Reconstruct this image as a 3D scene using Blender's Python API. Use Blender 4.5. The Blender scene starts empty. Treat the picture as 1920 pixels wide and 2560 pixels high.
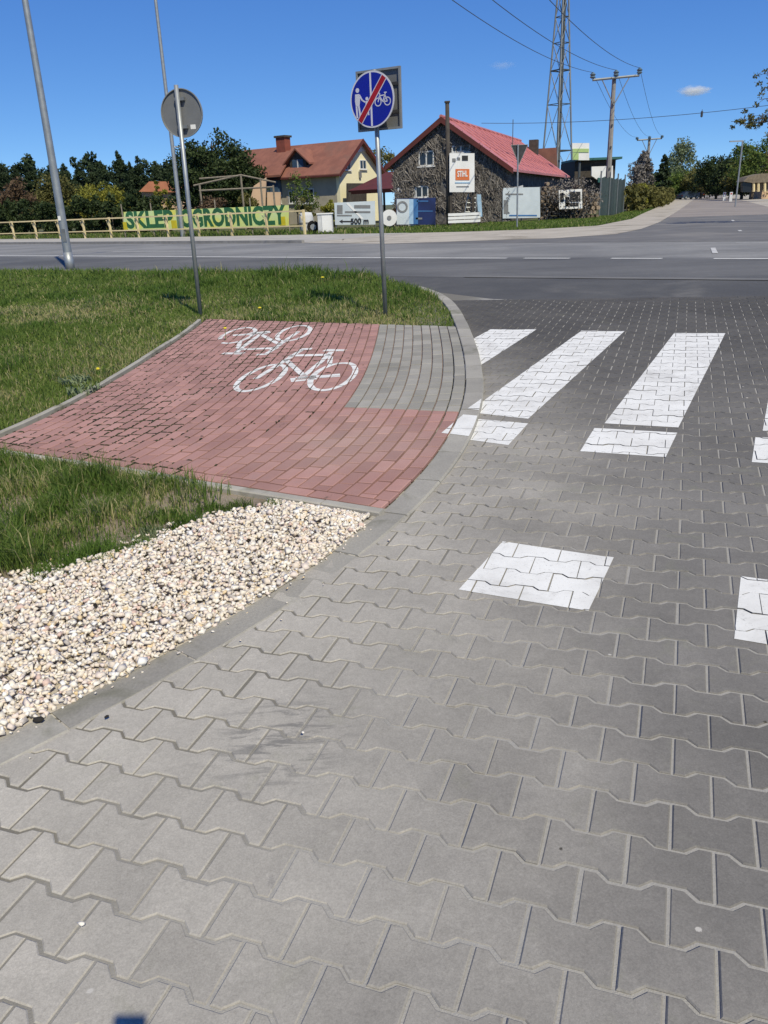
import bpy, bmesh, math, random
import numpy as np
from mathutils import Vector, Matrix
R_ = math.radians
random.seed(7); RNG = np.random.default_rng(7)
SC = bpy.context.scene
COL = SC.collection

# ------------------------------------------------------------------ camera, sky, sun, exposure
HZ = 1.5629                       # eye height over the paving below the lens
FPX = 1976.0                      # focal length in pixels of the 1920x2560 photograph
PITCH, ROLL = R_(21.22), R_(-2.35)
_f = np.array([0, math.cos(PITCH), -math.sin(PITCH)])
_r0 = np.array([1., 0, 0]); _u0 = np.cross(_r0, _f)
CR = _r0*math.cos(ROLL) + _u0*math.sin(ROLL)
CU = -_r0*math.sin(ROLL) + _u0*math.cos(ROLL)
CF = _f
cam = bpy.data.cameras.new('camera'); camo = bpy.data.objects.new('camera', cam); COL.objects.link(camo)
camo.matrix_world = Matrix(((CR[0], CU[0], -CF[0], 0), (CR[1], CU[1], -CF[1], 0), (CR[2], CU[2], -CF[2], HZ), (0, 0, 0, 1)))
cam.sensor_fit = 'VERTICAL'; cam.sensor_height = 36; cam.lens = 36*FPX/2560
cam.clip_start = .02; cam.clip_end = 20000
SC.camera = camo

SUN_AZ, SUN_EL = R_(-23.5), R_(50)       # azimuth in which shadows fall (from +Y), elevation
shadow_dir = Vector((math.sin(SUN_AZ)*math.cos(SUN_EL), math.cos(SUN_AZ)*math.cos(SUN_EL), -math.sin(SUN_EL)))
world = bpy.data.worlds.new('World'); SC.world = world; world.use_nodes = True
wn = world.node_tree; wn.nodes.clear()
sky = wn.nodes.new('ShaderNodeTexSky'); sky.sky_type = 'NISHITA'; sky.sun_disc = False
sky.sun_elevation = SUN_EL
sky.sun_rotation = SUN_AZ + math.pi
sky.altitude = 8000; sky.air_density = 1.0; sky.dust_density = 0.0; sky.ozone_density = 3.0
bg = wn.nodes.new('ShaderNodeBackground'); bg.inputs['Strength'].default_value = 0.115
wo = wn.nodes.new('ShaderNodeOutputWorld')
# the camera's colour response: one curve per channel, the same over the whole sky
sep = wn.nodes.new('ShaderNodeSeparateColor'); cmb = wn.nodes.new('ShaderNodeCombineColor'); wn.links.new(sky.outputs[0], sep.inputs[0])
for i, (k_, g_) in enumerate(((.75, .98), (.83, .76), (.97, .45))):
    a_ = wn.nodes.new('ShaderNodeMath'); a_.operation = 'MULTIPLY'; a_.inputs[1].default_value = .115; wn.links.new(sep.outputs[i], a_.inputs[0])
    p_ = wn.nodes.new('ShaderNodeMath'); p_.operation = 'POWER'; p_.inputs[1].default_value = g_; wn.links.new(a_.outputs[0], p_.inputs[0])
    m_ = wn.nodes.new('ShaderNodeMath'); m_.operation = 'MULTIPLY'; m_.inputs[1].default_value = k_/.115; wn.links.new(p_.outputs[0], m_.inputs[0]); wn.links.new(m_.outputs[0], cmb.inputs[i])
wn.links.new(cmb.outputs[0], bg.inputs[0]); wn.links.new(bg.outputs[0], wo.inputs[0])
sun = bpy.data.lights.new('sun', 'SUN'); sun.energy = 4.5; sun.angle = R_(.53); sun.color = (1, .918, .70)
suno = bpy.data.objects.new('sun', sun); COL.objects.link(suno)
suno.rotation_euler = shadow_dir.to_track_quat('-Z', 'Y').to_euler(); suno.location = (5, -10, 20)
SC.cycles.volume_bounces = 6; SC.cycles.max_bounces = 14
SC.view_settings.view_transform = 'Standard'; SC.view_settings.look = 'None'
SC.view_settings.exposure = 0.0; SC.view_settings.gamma = 1.0; SC.view_settings.use_curve_mapping = False

# ------------------------------------------------------------------ where things stand
SX = 1920/1659                                     # plan readings were taken on a 1659 px wide print
GA, GB = 0.0222494, 0.0180976                      # fall of the driveway plane
GC = np.array([-0.0769, -1.7044, 1.5623])          # lens in paving coordinates
XC = np.array([0.9361, -0.3514, 0.0145]); YC = np.array([0.3511, 0.9360, 0.0248]); NC = np.cross(XC, YC)
NR = np.array([.566, .824]); TR = np.array([-.824, .566])     # across / along the main road
SD = np.array([.3512, .9363])                      # along the side road
EYE = np.array([0, 0, HZ])
def sm(t):
    t = np.clip(t, 0, 1); return t*t*(3-2*t)
def terr(x, y):
    p = GA*np.clip(x, -16, 12) + GB*np.clip(y, -4, 22)
    w = 1 - sm((x*NR[0]+y*NR[1]-11.5)/3.5)
    return p*w + .30*(1-w)
def ray(x, y):
    X, Y = x*SX, y*SX
    return CR*((X-960)/FPX) + CU*((1280-Y)/FPX) + CF
def G(x, y):
    d = ray(x, y); t = .5; prev = t
    while t < 4000:
        p = EYE + t*d
        if p[2] < terr(p[0], p[1]): break
        prev = t; t *= 1.02
    lo, hi = prev, t
    for _ in range(40):
        m = (lo+hi)/2; p = EYE + m*d
        if p[2] < terr(p[0], p[1]): hi = m
        else: lo = m
    return EYE + lo*d
def at(x, y, Y):
    d = ray(x, y); return EYE + d*(Y/d[1])
def onplane(x, y, P0, n):
    d = ray(x, y); n = np.asarray(n, float); n3 = np.array([n[0], n[1], 0]); t = ((np.asarray(P0)-EYE)@n3)/(d@n3); return EYE+t*d
def gw(gx, gy, gz=0):                               # paving coordinates -> world
    return EYE + XC*(gx-GC[0]) + YC*(gy-GC[1]) + NC*(gz-GC[2])
def rt(t, n, z=None):                               # road coordinates -> world
    p = TR*t + NR*n
    return np.array([p[0], p[1], terr(p[0], p[1]) if z is None else z])
GRID = Matrix(((XC[0], YC[0], NC[0], gw(0, 0)[0]), (XC[1], YC[1], NC[1], gw(0, 0)[1]), (XC[2], YC[2], NC[2], gw(0, 0)[2]), (0, 0, 0, 1)))
def proj(P):
    d = np.asarray(P, float)-EYE; z = d@CF
    return (960+FPX*(d@CR)/z)/SX, (1280-FPX*(d@CU)/z)/SX, z

# ------------------------------------------------------------------ materials
MATS = {}
def new_mat(name):
    m = bpy.data.materials.new(name); m.use_nodes = True; nt = m.node_tree; nt.nodes.clear()
    out = nt.nodes.new('ShaderNodeOutputMaterial'); b = nt.nodes.new('ShaderNodeBsdfPrincipled')
    nt.links.new(b.outputs[0], out.inputs[0]); MATS[name] = m
    return m, nt, b, out
def nd(nt, t, **kw):
    n = nt.nodes.new(t)
    for k, v in kw.items():
        if k.startswith('_'): setattr(n, k[1:], v)
        else: n.inputs[k].default_value = v
    return n
def c4(c): return (c[0], c[1], c[2], 1)
def noise(nt, scale, detail=4, vec=None, rough=.6, dist=0):
    n = nd(nt, 'ShaderNodeTexNoise', Scale=scale, Detail=detail, Roughness=rough, Distortion=dist)
    if vec is None:
        g = nt.nodes.new('ShaderNodeNewGeometry'); vec = g.outputs['Position']
    nt.links.new(vec, n.inputs['Vector']); return n.outputs['Fac']
def maprange(nt, v, a, b, c=0., d=1., smooth=True):
    n = nt.nodes.new('ShaderNodeMapRange')
    n.interpolation_type = 'SMOOTHSTEP' if smooth else 'LINEAR'
    for i, x in enumerate((a, b, c, d)): n.inputs[i+1].default_value = x
    nt.links.new(v, n.inputs[0]); return n.outputs[0]
def mix(nt, f, a, b, mode='MIX'):
    n = nt.nodes.new('ShaderNodeMix'); n.data_type = 'RGBA'; n.blend_type = mode
    for s, v in ((0, f), (6, a), (7, b)):
        if hasattr(v, 'is_output') or isinstance(v, bpy.types.NodeSocket): nt.links.new(v, n.inputs[s])
        elif s == 0: n.inputs[0].default_value = v
        else: n.inputs[s].default_value = c4(v)
    return n.outputs[2]
def math_(nt, op, a, b=0.):
    n = nt.nodes.new('ShaderNodeMath'); n.operation = op
    for i, v in enumerate((a, b)):
        if isinstance(v, bpy.types.NodeSocket): nt.links.new(v, n.inputs[i])
        else: n.inputs[i].default_value = v
    return n.outputs[0]
def bump(nt, b, h, strength=.3, dist=.01):
    n = nd(nt, 'ShaderNodeBump', Strength=strength, Distance=dist); nt.links.new(h, n.inputs['Height']); nt.links.new(n.outputs[0], b.inputs['Normal'])
def piece_random(nt):
    o = nt.nodes.new('ShaderNodeObjectInfo'); a = nt.nodes.new('ShaderNodeAttribute'); a.attribute_name = 'rnd'
    s = math_(nt, 'ADD', o.outputs['Random'], a.outputs['Fac']); return math_(nt, 'FRACT', s)
def bright(nt, col, f, lo, hi):
    v = maprange(nt, f, 0, 1, lo, hi, False)
    c = nt.nodes.new('ShaderNodeCombineColor')
    for i in range(3): nt.links.new(v, c.inputs[i])
    return mix(nt, 1., col, c.outputs[0], 'MULTIPLY')
def mat(name, c1, c2=None, scale=3., rough=.8, bmp=0., bscale=40., metal=0., spec=.35, rnd=0., fine=0., fscale=150., c3=None, s3=.6, bdist=.01, coords=None):
    m, nt, b, out = new_mat(name)
    c2 = c2 or tuple(x*.8 for x in c1)
    vec = None
    if coords == 'object':
        tc = nt.nodes.new('ShaderNodeTexCoord'); vec = tc.outputs['Object']
    f = maprange(nt, noise(nt, scale, 5, vec), .3, .7)
    col = mix(nt, f, c1, c2)
    if c3: col = mix(nt, maprange(nt, noise(nt, s3, 4, vec, .6, .5), .52, .68), col, c3)
    if fine: col = bright(nt, col, noise(nt, fscale, 3, vec, .7), 1-fine, 1+fine)
    if rnd: col = bright(nt, col, piece_random(nt), 1-rnd, 1+rnd)
    nt.links.new(col, b.inputs['Base Color'])
    b.inputs['Roughness'].default_value = rough; b.inputs['Metallic'].default_value = metal; b.inputs['Specular IOR Level'].default_value = spec
    if bmp: bump(nt, b, noise(nt, bscale, 4, vec, .65), bmp, bdist)
    return m

def kerb_distance(nt):
    g = nt.nodes.new('ShaderNodeNewGeometry'); v = nd(nt, 'ShaderNodeVectorMath', _operation='DISTANCE')
    nt.links.new(g.outputs['Position'], v.inputs[0]); v.inputs[1].default_value = tuple(gw(-14.0, 3.0))
    return math_(nt, 'SUBTRACT', v.outputs['Value'], 12.6)
def paver_material(name, dark, light, dust, piece=.13):
    m, nt, b, out = new_mat(name)
    col = mix(nt, maprange(nt, noise(nt, .9, 4, None, .6, .4), .35, .7), dark, light)
    kd = kerb_distance(nt)
    kd = math_(nt, 'ADD', kd, math_(nt, 'MULTIPLY', math_(nt, 'SUBTRACT', noise(nt, 1.6, 4), .5), 1.6))
    va = nd(nt, 'ShaderNodeVectorMath', _operation='DOT_PRODUCT'); ga = nt.nodes.new('ShaderNodeNewGeometry'); nt.links.new(ga.outputs['Position'], va.inputs[0]); va.inputs[1].default_value = tuple(YC)
    kd = math_(nt, 'ADD', kd, math_(nt, 'MULTIPLY', math_(nt, 'SUBTRACT', va.outputs['Value'], 2.2), .26))
    dm = maprange(nt, kd, 2.3, -.1)
    col = mix(nt, math_(nt, 'MULTIPLY', dm, .85), col, dust)
    # green-grey lichen film and worn smears
    col = mix(nt, math_(nt, 'MULTIPLY', maprange(nt, noise(nt, 3.2, 5, None, .7, .8), .56, .75), .30), col, (.23, .235, .16))
    sm_ = maprange(nt, noise(nt, 2.2, 6, None, .75, 1.6), .64, .72)
    col = mix(nt, math_(nt, 'MULTIPLY', sm_, .3), col, (.11, .11, .115))
    col = bright(nt, col, piece_random(nt), 1-piece, 1+piece)
    # soot and tyre rubber where cars brake before the main road
    vd = nd(nt, 'ShaderNodeVectorMath', _operation='DOT_PRODUCT'); g2 = nt.nodes.new('ShaderNodeNewGeometry'); nt.links.new(g2.outputs['Position'], vd.inputs[0]); vd.inputs[1].default_value = tuple(YC)
    along = math_(nt, 'ADD', vd.outputs['Value'], math_(nt, 'MULTIPLY', noise(nt, .7, 4), 2.2))
    col = bright(nt, col, maprange(nt, along, 5.0, 10.8), 1.04, .56)
    col = bright(nt, col, noise(nt, 170, 3, None, .9), .55, 1.45)
    col = bright(nt, col, noise(nt, 48, 4, None, .8), .78, 1.22)
    col = bright(nt, col, noise(nt, 7, 5, None, .75, .6), .80, 1.20)
    # scuffs
    ms = nt.nodes.new('ShaderNodeMapping'); ms.inputs['Rotation'].default_value = (0, 0, .5); ms.inputs['Scale'].default_value = (2.2, 9, 1); nt.links.new(g2.outputs['Position'], ms.inputs[0])
    vs_ = nd(nt, 'ShaderNodeVectorMath', _operation='DISTANCE'); nt.links.new(g2.outputs['Position'], vs_.inputs[0]); vs_.inputs[1].default_value = tuple(G(600, 1600))
    sc_ = math_(nt, 'MULTIPLY', maprange(nt, vs_.outputs['Value'], .34, .05), maprange(nt, noise(nt, 2.6, 5, ms.outputs[0], .7, .8), .47, .62))
    col = mix(nt, math_(nt, 'MULTIPLY', sc_, .6), col, (.10, .10, .10))
    # pale spots: trodden gum, lime specks
    vo = nd(nt, 'ShaderNodeTexVoronoi', Scale=9.0); g = nt.nodes.new('ShaderNodeNewGeometry'); nt.links.new(g.outputs['Position'], vo.inputs['Vector'])
    spv = nt.nodes.new('ShaderNodeSeparateColor'); nt.links.new(vo.outputs['Color'], spv.inputs[0])
    dsp = math_(nt, 'ADD', vo.outputs['Distance'], math_(nt, 'MULTIPLY', math_(nt, 'SUBTRACT', noise(nt, 90, 3, None, .8), .5), .12))
    col = mix(nt, math_(nt, 'MULTIPLY', maprange(nt, dsp, .075, .045), maprange(nt, spv.outputs[0], .86, .9)), col, (.48, .46, .42))
    col = mix(nt, math_(nt, 'MULTIPLY', maprange(nt, dsp, .06, .03), maprange(nt, spv.outputs[1], .80, .84)), col, (.06, .055, .045))
    nt.links.new(col, b.inputs['Base Color']); b.inputs['Roughness'].default_value = .88; b.inputs['Specular IOR Level'].default_value = .25
    bump(nt, b, noise(nt, 330, 3, None, .7), .35, .003)
    return m
paver_material('paver_concrete', (.142, .136, .127), (.185, .177, .165), (.43, .405, .355), .075)
m, nt, b, out = new_mat('joint_sand')
kd = kerb_distance(nt); kd = math_(nt, 'ADD', kd, math_(nt, 'MULTIPLY', math_(nt, 'SUBTRACT', noise(nt, 1.3, 4), .5), 1.8))
col = mix(nt, maprange(nt, kd, .15, 1.0), (.17, .16, .135), (.34, .33, .305))
col = bright(nt, col, noise(nt, 60, 4, None, .8), .7, 1.25)
nt.links.new(col, b.inputs['Base Color']); b.inputs['Roughness'].default_value = .95
bump(nt, b, noise(nt, 250, 3), .6, .004)

def brick_material(name, c1, c2, moss):
    m, nt, b, out = new_mat(name)
    col = mix(nt, maprange(nt, noise(nt, 2.0, 4), .3, .7), c1, c2)
    col = mix(nt, math_(nt, 'MULTIPLY', maprange(nt, noise(nt, 5.0, 5, None, .7), .5, .72), .35), col, tuple(x*.62+.1 for x in c1))
    # dust blown over the corner by the crossing
    g = nt.nodes.new('ShaderNodeNewGeometry'); v = nd(nt, 'ShaderNodeVectorMath', _operation='DISTANCE'); nt.links.new(g.outputs['Position'], v.inputs[0]); v.inputs[1].default_value = tuple(gw(-2.0, 2.9))
    dm = maprange(nt, math_(nt, 'ADD', v.outputs['Value'], math_(nt, 'MULTIPLY', noise(nt, 2.5, 4), 1.2)), 1.5, .5)
    col = mix(nt, math_(nt, 'MULTIPLY', dm, .35), col, (.36, .31, .26))
    mm = maprange(nt, noise(nt, 1.7, 6, None, .75, 1.0), .62, .73)
    col = mix(nt, math_(nt, 'MULTIPLY', mm, moss), col, (.055, .055, .035))
    col = bright(nt, col, piece_random(nt), .85, 1.15)
    col = bright(nt, col, noise(nt, 240, 2, None, .8), .78, 1.22)
    nt.links.new(col, b.inputs['Base Color']); b.inputs['Roughness'].default_value = .86; b.inputs['Specular IOR Level'].default_value = .25
    bump(nt, b, noise(nt, 300, 3, None, .7), .3, .003)
    return m
brick_material('brick_red', (.35, .195, .17), (.41, .235, .205), .8)
brick_material('brick_grey', (.265, .255, .22), (.325, .31, .275), .10)
m, nt, b, out = new_mat('moss_joint')
kd = math_(nt, 'ADD', kerb_distance(nt), math_(nt, 'MULTIPLY', math_(nt, 'SUBTRACT', noise(nt, 1.5, 4), .5), 1.6))
col = mix(nt, maprange(nt, kd, -2.3, -.9), (.030, .026, .017), (.25, .175, .15))
nt.links.new(bright(nt, col, noise(nt, 60, 4, None, .8), .6, 1.4), b.inputs['Base Color']); b.inputs['Roughness'].default_value = .95
mat('kerb_concrete', (.345, .33, .29), (.275, .262, .235), 2.5, .9, .4, 160, rnd=.12, fine=.3, fscale=90, c3=(.20, .195, .155), s3=2.6, bdist=.004)
mat('edging_concrete', (.42, .40, .35), (.33, .31, .27), 3, .9, .35, 220, rnd=.12, fine=.2, c3=(.16, .155, .10), s3=2.2, bdist=.003)

def paint_material():
    m, nt, b, out = new_mat('road_paint')
    col = mix(nt, maprange(nt, noise(nt, 5, 5), .35, .7), (.80, .80, .765), (.69, .685, .65))
    col = mix(nt, maprange(nt, noise(nt, 60, 6, None, .85), .57, .68), col, (.36, .35, .325))
    col = mix(nt, math_(nt, 'MULTIPLY', maprange(nt, noise(nt, 2.4, 6, None, .8, .8), .50, .72), .55), col, (.46, .45, .42))
    col = mix(nt, math_(nt, 'MULTIPLY', maprange(nt, noise(nt, 14, 6, None, .85, .4), .60, .70), .8), col, (.25, .245, .23))
    nt.links.new(col, b.inputs['Base Color']); b.inputs['Roughness'].default_value = .7
    bump(nt, b, noise(nt, 300, 3, None, .7), .3, .003)
paint_material()
mat('road_paint_worn', (.60, .60, .58), (.38, .38, .37), 9, .8, fine=.3, fscale=40)
m, nt, b, out = new_mat('asphalt')
col = mix(nt, maprange(nt, noise(nt, .35, 4, None, .6, .5), .3, .7), (.105, .105, .102), (.145, .143, .137))
g = nt.nodes.new('ShaderNodeNewGeometry')
mp = nt.nodes.new('ShaderNodeMapping'); mp.inputs['Rotation'].default_value = (0, 0, -math.atan2(TR[1], TR[0])); mp.inputs['Scale'].default_value = (.06, .9, 1)
nt.links.new(g.outputs['Position'], mp.inputs[0])
vn = nd(nt, 'ShaderNodeVectorMath', _operation='DOT_PRODUCT'); nt.links.new(g.outputs['Position'], vn.inputs[0]); vn.inputs[1].default_value = (NR[0], NR[1], 0)
col = bright(nt, col, maprange(nt, vn.outputs['Value'], 17.3, 18.3), 1., 1.75)        # the far lane carries an older, paler surface
col = bright(nt, col, noise(nt, 1.0, 4, mp.outputs[0], .6), .6, 1.4)
col = bright(nt, col, noise(nt, 9, 5, None, .8), .75, 1.25)
col = bright(nt, col, noise(nt, 45, 3, None, .8), .8, 1.2)
nt.links.new(col, b.inputs['Base Color']); b.inputs['Roughness'].default_value = .8; b.inputs['Specular IOR Level'].default_value = .3
mat('asphalt_far', (.13, .13, .126), (.19, .185, .175), .5, .85, fine=.2, fscale=20)
mat('asphalt_dark', (.075, .075, .074), (.105, .104, .10), .8, .85, fine=.3, fscale=30, c3=(.15, .145, .135), s3=.35)
mat('asphalt_side', (.135, .132, .128), (.175, .17, .162), .8, .85, fine=.25, fscale=30, c3=(.21, .20, .185), s3=.3)
mat('side_road_gravel', (.30, .265, .235), (.235, .21, .19), .25, .9, fine=.15, fscale=12, c3=(.31, .275, .24), s3=.12)
mat('sand', (.47, .43, .365), (.38, .345, .29), .8, .95, fine=.2, fscale=25, c3=(.28, .25, .20), s3=.5)
mat('pavement_slabs', (.44, .42, .38), (.36, .345, .31), 1.2, .9, fine=.15, fscale=15)
m, nt, b, out = new_mat('meadow_soil')
col = mix(nt, maprange(nt, noise(nt, 1.5, 5), .35, .65), (.075, .085, .03), (.13, .115, .06))
col = mix(nt, maprange(nt, noise(nt, .25, 4), .45, .6), col, (.085, .11, .035))
col = bright(nt, col, noise(nt, 30, 4, None, .8), .55, 1.5)
nt.links.new(col, b.inputs['Base Color']); b.inputs['Roughness'].default_value = .95
mat('bare_earth', (.30, .25, .195), (.20, .165, .125), 6, .95, .6, 60, fine=.3, fscale=90, bdist=.02)

def leaf_material(name, c1, c2, c3=None, trans=.35):
    m, nt, b, out = new_mat(name)
    a = nt.nodes.new('ShaderNodeAttribute'); a.attribute_name = 'rnd'
    col = mix(nt, a.outputs['Fac'], c1, c2)
    if c3: col = mix(nt, maprange(nt, a.outputs['Fac'], .86, .97), col, c3)
    o = nt.nodes.new('ShaderNodeObjectInfo'); col = bright(nt, col, o.outputs['Random'], .88, 1.12)
    nt.links.new(col, b.inputs['Base Color']); b.inputs['Roughness'].default_value = .65; b.inputs['Specular IOR Level'].default_value = .2
    t = nt.nodes.new('ShaderNodeBsdfTranslucent'); nt.links.new(col, t.inputs[0])
    ms = nt.nodes.new('ShaderNodeMixShader'); ms.inputs[0].default_value = trans
    nt.links.new(b.outputs[0], ms.inputs[1]); nt.links.new(t.outputs[0], ms.inputs[2]); nt.links.new(ms.outputs[0], out.inputs[0])
leaf_material('grass_blade', (.082, .155, .026), (.230, .290, .070), (.44, .40, .20), .42)
leaf_material('tuft_blade', (.06, .12, .018), (.15, .23, .045), None, .35)
leaf_material('leaf_dark', (.016, .030, .011), (.055, .080, .026), None, .18)
leaf_material('leaf_pine', (.018, .034, .017), (.055, .080, .034), None, .18)
leaf_material('leaf_green', (.07, .12, .025), (.17, .22, .055), None, .3)
leaf_material('leaf_pale', (.16, .21, .11), (.28, .33, .19), None, .3)
leaf_material('leaf_yellow', (.17, .185, .03), (.33, .31, .05), None, .3)
leaf_material('leaf_olive', (.085, .09, .028), (.19, .175, .055), None, .25)
leaf_material('leaf_brown', (.075, .05, .03), (.15, .10, .06), None, .15)
leaf_material('twig', (.075, .066, .06), (.30, .275, .25), None, .05)
leaf_material('moss', (.020, .020, .012), (.06, .058, .028), None, 0.)
mat('bark', (.12, .095, .07), (.06, .048, .038), 8, .95, .6, 20, bdist=.03)
m, nt, b, out = new_mat('gravel')
a = nt.nodes.new('ShaderNodeAttribute'); a.attribute_name = 'rnd'
rp = nt.nodes.new('ShaderNodeValToRGB'); rp.color_ramp.interpolation = 'CONSTANT'
els = [(0, (.80, .725, .61)), (.26, (.86, .805, .715)), (.46, (.74, .645, .535)), (.62, (.80, .69, .605)), (.76, (.66, .605, .545)), (.84, (.90, .875, .825)), (.92, (.76, .60, .38)), (.955, (.68, .51, .435)), (.985, (.46, .42, .385))]
while len(rp.color_ramp.elements) < len(els): rp.color_ramp.elements.new(.5)
for e, (p, c) in zip(rp.color_ramp.elements, els): e.position = p; e.color = c4(c)
nt.links.new(a.outputs['Fac'], rp.inputs[0])
col = bright(nt, rp.outputs[0], noise(nt, 90, 4, None, .75), .66, 1.12)
nt.links.new(col, b.inputs['Base Color']); b.inputs['Roughness'].default_value = .8; b.inputs['Specular IOR Level'].default_value = .3
mat('galvanised', (.38, .40, .41), (.30, .32, .33), 6, .5, metal=.55, fine=.08, fscale=60, spec=.5)
mat('galvanised_dark', (.22, .235, .24), (.16, .17, .18), 6, .55, metal=.4, fine=.08, fscale=60)
mat('sign_back', (.19, .195, .20), (.165, .17, .175), 5, .6, metal=.2)
mat('sign_edge', (.30, .31, .31), (.22, .23, .23), 5, .6, metal=.3)
mat('sign_panel_dark', (.035, .037, .04), (.05, .05, .055), 5, .6)
mat('sign_blue', (.006, .010, .30), (.006, .012, .26), 5, .35, spec=.5)
mat('sign_red', (.36, .006, .008), (.30, .006, .008), 5, .35, spec=.5)
mat('sign_white', (.62, .62, .68), (.56, .56, .62), 5, .4, spec=.5)
mat('white_board', (.80, .80, .79), (.72, .72, .70), 1, .6)
mat('white_dull', (.62, .63, .64), (.50, .51, .52), 2, .7)
mat('print_black', (.03, .03, .032), rough=.6)
mat('print_grey', (.22, .225, .23), rough=.6)
mat('print_orange', (.72, .19, .06), rough=.5)
mat('print_lightblue', (.38, .55, .72), rough=.5)
mat('banner_white', (.58, .64, .68), (.50, .56, .60), 1.5, .6)
mat('banner_blue', (.015, .03, .12), (.012, .02, .075), 1.2, .5)
mat('banner_midblue', (.06, .19, .42), (.04, .12, .30), 1.2, .5)
mat('banner_yellow', (.74, .80, .22), (.66, .82, .40), .8, .6, c3=(.85, .80, .14), s3=.9)
mat('print_green', (.035, .16, .06), (.03, .12, .05), 2, .6)
mat('wood_pale', (.74, .61, .34), (.64, .52, .29), 6, .85, rnd=.1)
mat('wood_grey', (.26, .23, .18), (.18, .155, .125), 6, .9)
mat('wood_dark', (.05, .043, .038), (.075, .065, .055), 4, .9)
mat('roof_tile', (.27, .115, .08), (.20, .085, .062), 1.2, .85, fine=.25, fscale=9, c3=(.20, .10, .075), s3=.4)
mat('roof_tile_orange', (.50, .20, .11), (.40, .16, .09), 1.2, .85)
mat('roof_trim', (.12, .03, .025), (.09, .025, .02), 2, .7)
mat('render_yellow', (.86, .80, .54), (.82, .75, .50), 1, .9)
mat('render_shaded', (.42, .38, .29), (.34, .31, .24), 1, .9)  # long wall of the yellow house: eave and tree shade put into the colour
mat('render_peach', (.60, .42, .27), (.52, .37, .25), 1, .9)
mat('brick_chimney', (.26, .075, .05), (.19, .06, .042), 3, .9)
m, nt, b, out = new_mat('roof_sheet')
col = mix(nt, maprange(nt, noise(nt, .5, 4), .35, .65), (.56, .21, .195), (.47, .17, .16))
tc = nt.nodes.new('ShaderNodeTexCoord'); wv = nd(nt, 'ShaderNodeTexWave', Scale=1.6, Distortion=0.); wv.bands_direction = 'Y'
nt.links.new(tc.outputs['Object'], wv.inputs['Vector'])
nt.links.new(col, b.inputs['Base Color']); b.inputs['Roughness'].default_value = .45
bump(nt, b, wv.outputs['Fac'], .6, .04)
m, nt, b, out = new_mat('rubble_wall')
vo = nd(nt, 'ShaderNodeTexVoronoi', Scale=5.5); g = nt.nodes.new('ShaderNodeNewGeometry'); nt.links.new(g.outputs['Position'], vo.inputs['Vector'])
sp = nt.nodes.new('ShaderNodeSeparateColor'); nt.links.new(vo.outputs['Color'], sp.inputs[0])
col = mix(nt, sp.outputs[0], (.105, .10, .096), (.175, .166, .158))
col = mix(nt, maprange(nt, noise(nt, 2.6, 6, None, .8), .38, .62), col, (.05, .046, .043))
nt.links.new(col, b.inputs['Base Color']); b.inputs['Roughness'].default_value = .95
bump(nt, b, vo.outputs['Distance'], .35, .05)
mat('window_glass', (.02, .025, .03), (.03, .035, .045), 1, .12, spec=.6)
mat('window_glass_blue', (.10, .16, .24), (.05, .09, .15), 1, .12, spec=.6)
mat('window_frame', (.72, .72, .70), rough=.5)
mat('teal_roof', (.035, .14, .13), (.03, .11, .10), 1, .6)
mat('steel_lattice', (.25, .27, .28), (.19, .205, .21), 1, .6, metal=.3)
mat('steel_dark', (.10, .115, .12), (.075, .085, .09), 1, .6, metal=.2)
mat('concrete_pole', (.30, .285, .265), (.23, .22, .205), 3, .9)
mat('insulator', (.13, .19, .23), (.10, .15, .19), 3, .3)
mat('wire', (.06, .07, .09), rough=.6)
mat('mesh_green', (.030, .052, .042), (.055, .07, .06), 3, .7, rnd=.35)
mat('plank_brown', (.20, .15, .10), (.13, .10, .07), 5, .9, rnd=.2)
mat('log_bark', (.14, .10, .075), (.09, .065, .05), 8, .95, rnd=.2)
mat('log_end', (.30, .235, .17), (.17, .13, .10), 8, .9, rnd=.45)
mat('reed_roof', (.22, .18, .13), (.14, .115, .085), 3, .95, fine=.3, fscale=20)
mat('car_dark', (.012, .013, .016), rough=.25, spec=.6)
mat('car_blue', (.03, .045, .075), rough=.25, spec=.6)
mat('tyre', (.012, .012, .012), rough=.9)
mat('flower', (.75, .62, .03), rough=.6)
mat('weed_leaf', (.10, .16, .03), (.14, .20, .05), 20, .6)
mat('dark_stone', (.028, .025, .022), rough=.9)
mat('phone_black', (.012, .013, .015), rough=.3)

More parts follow.
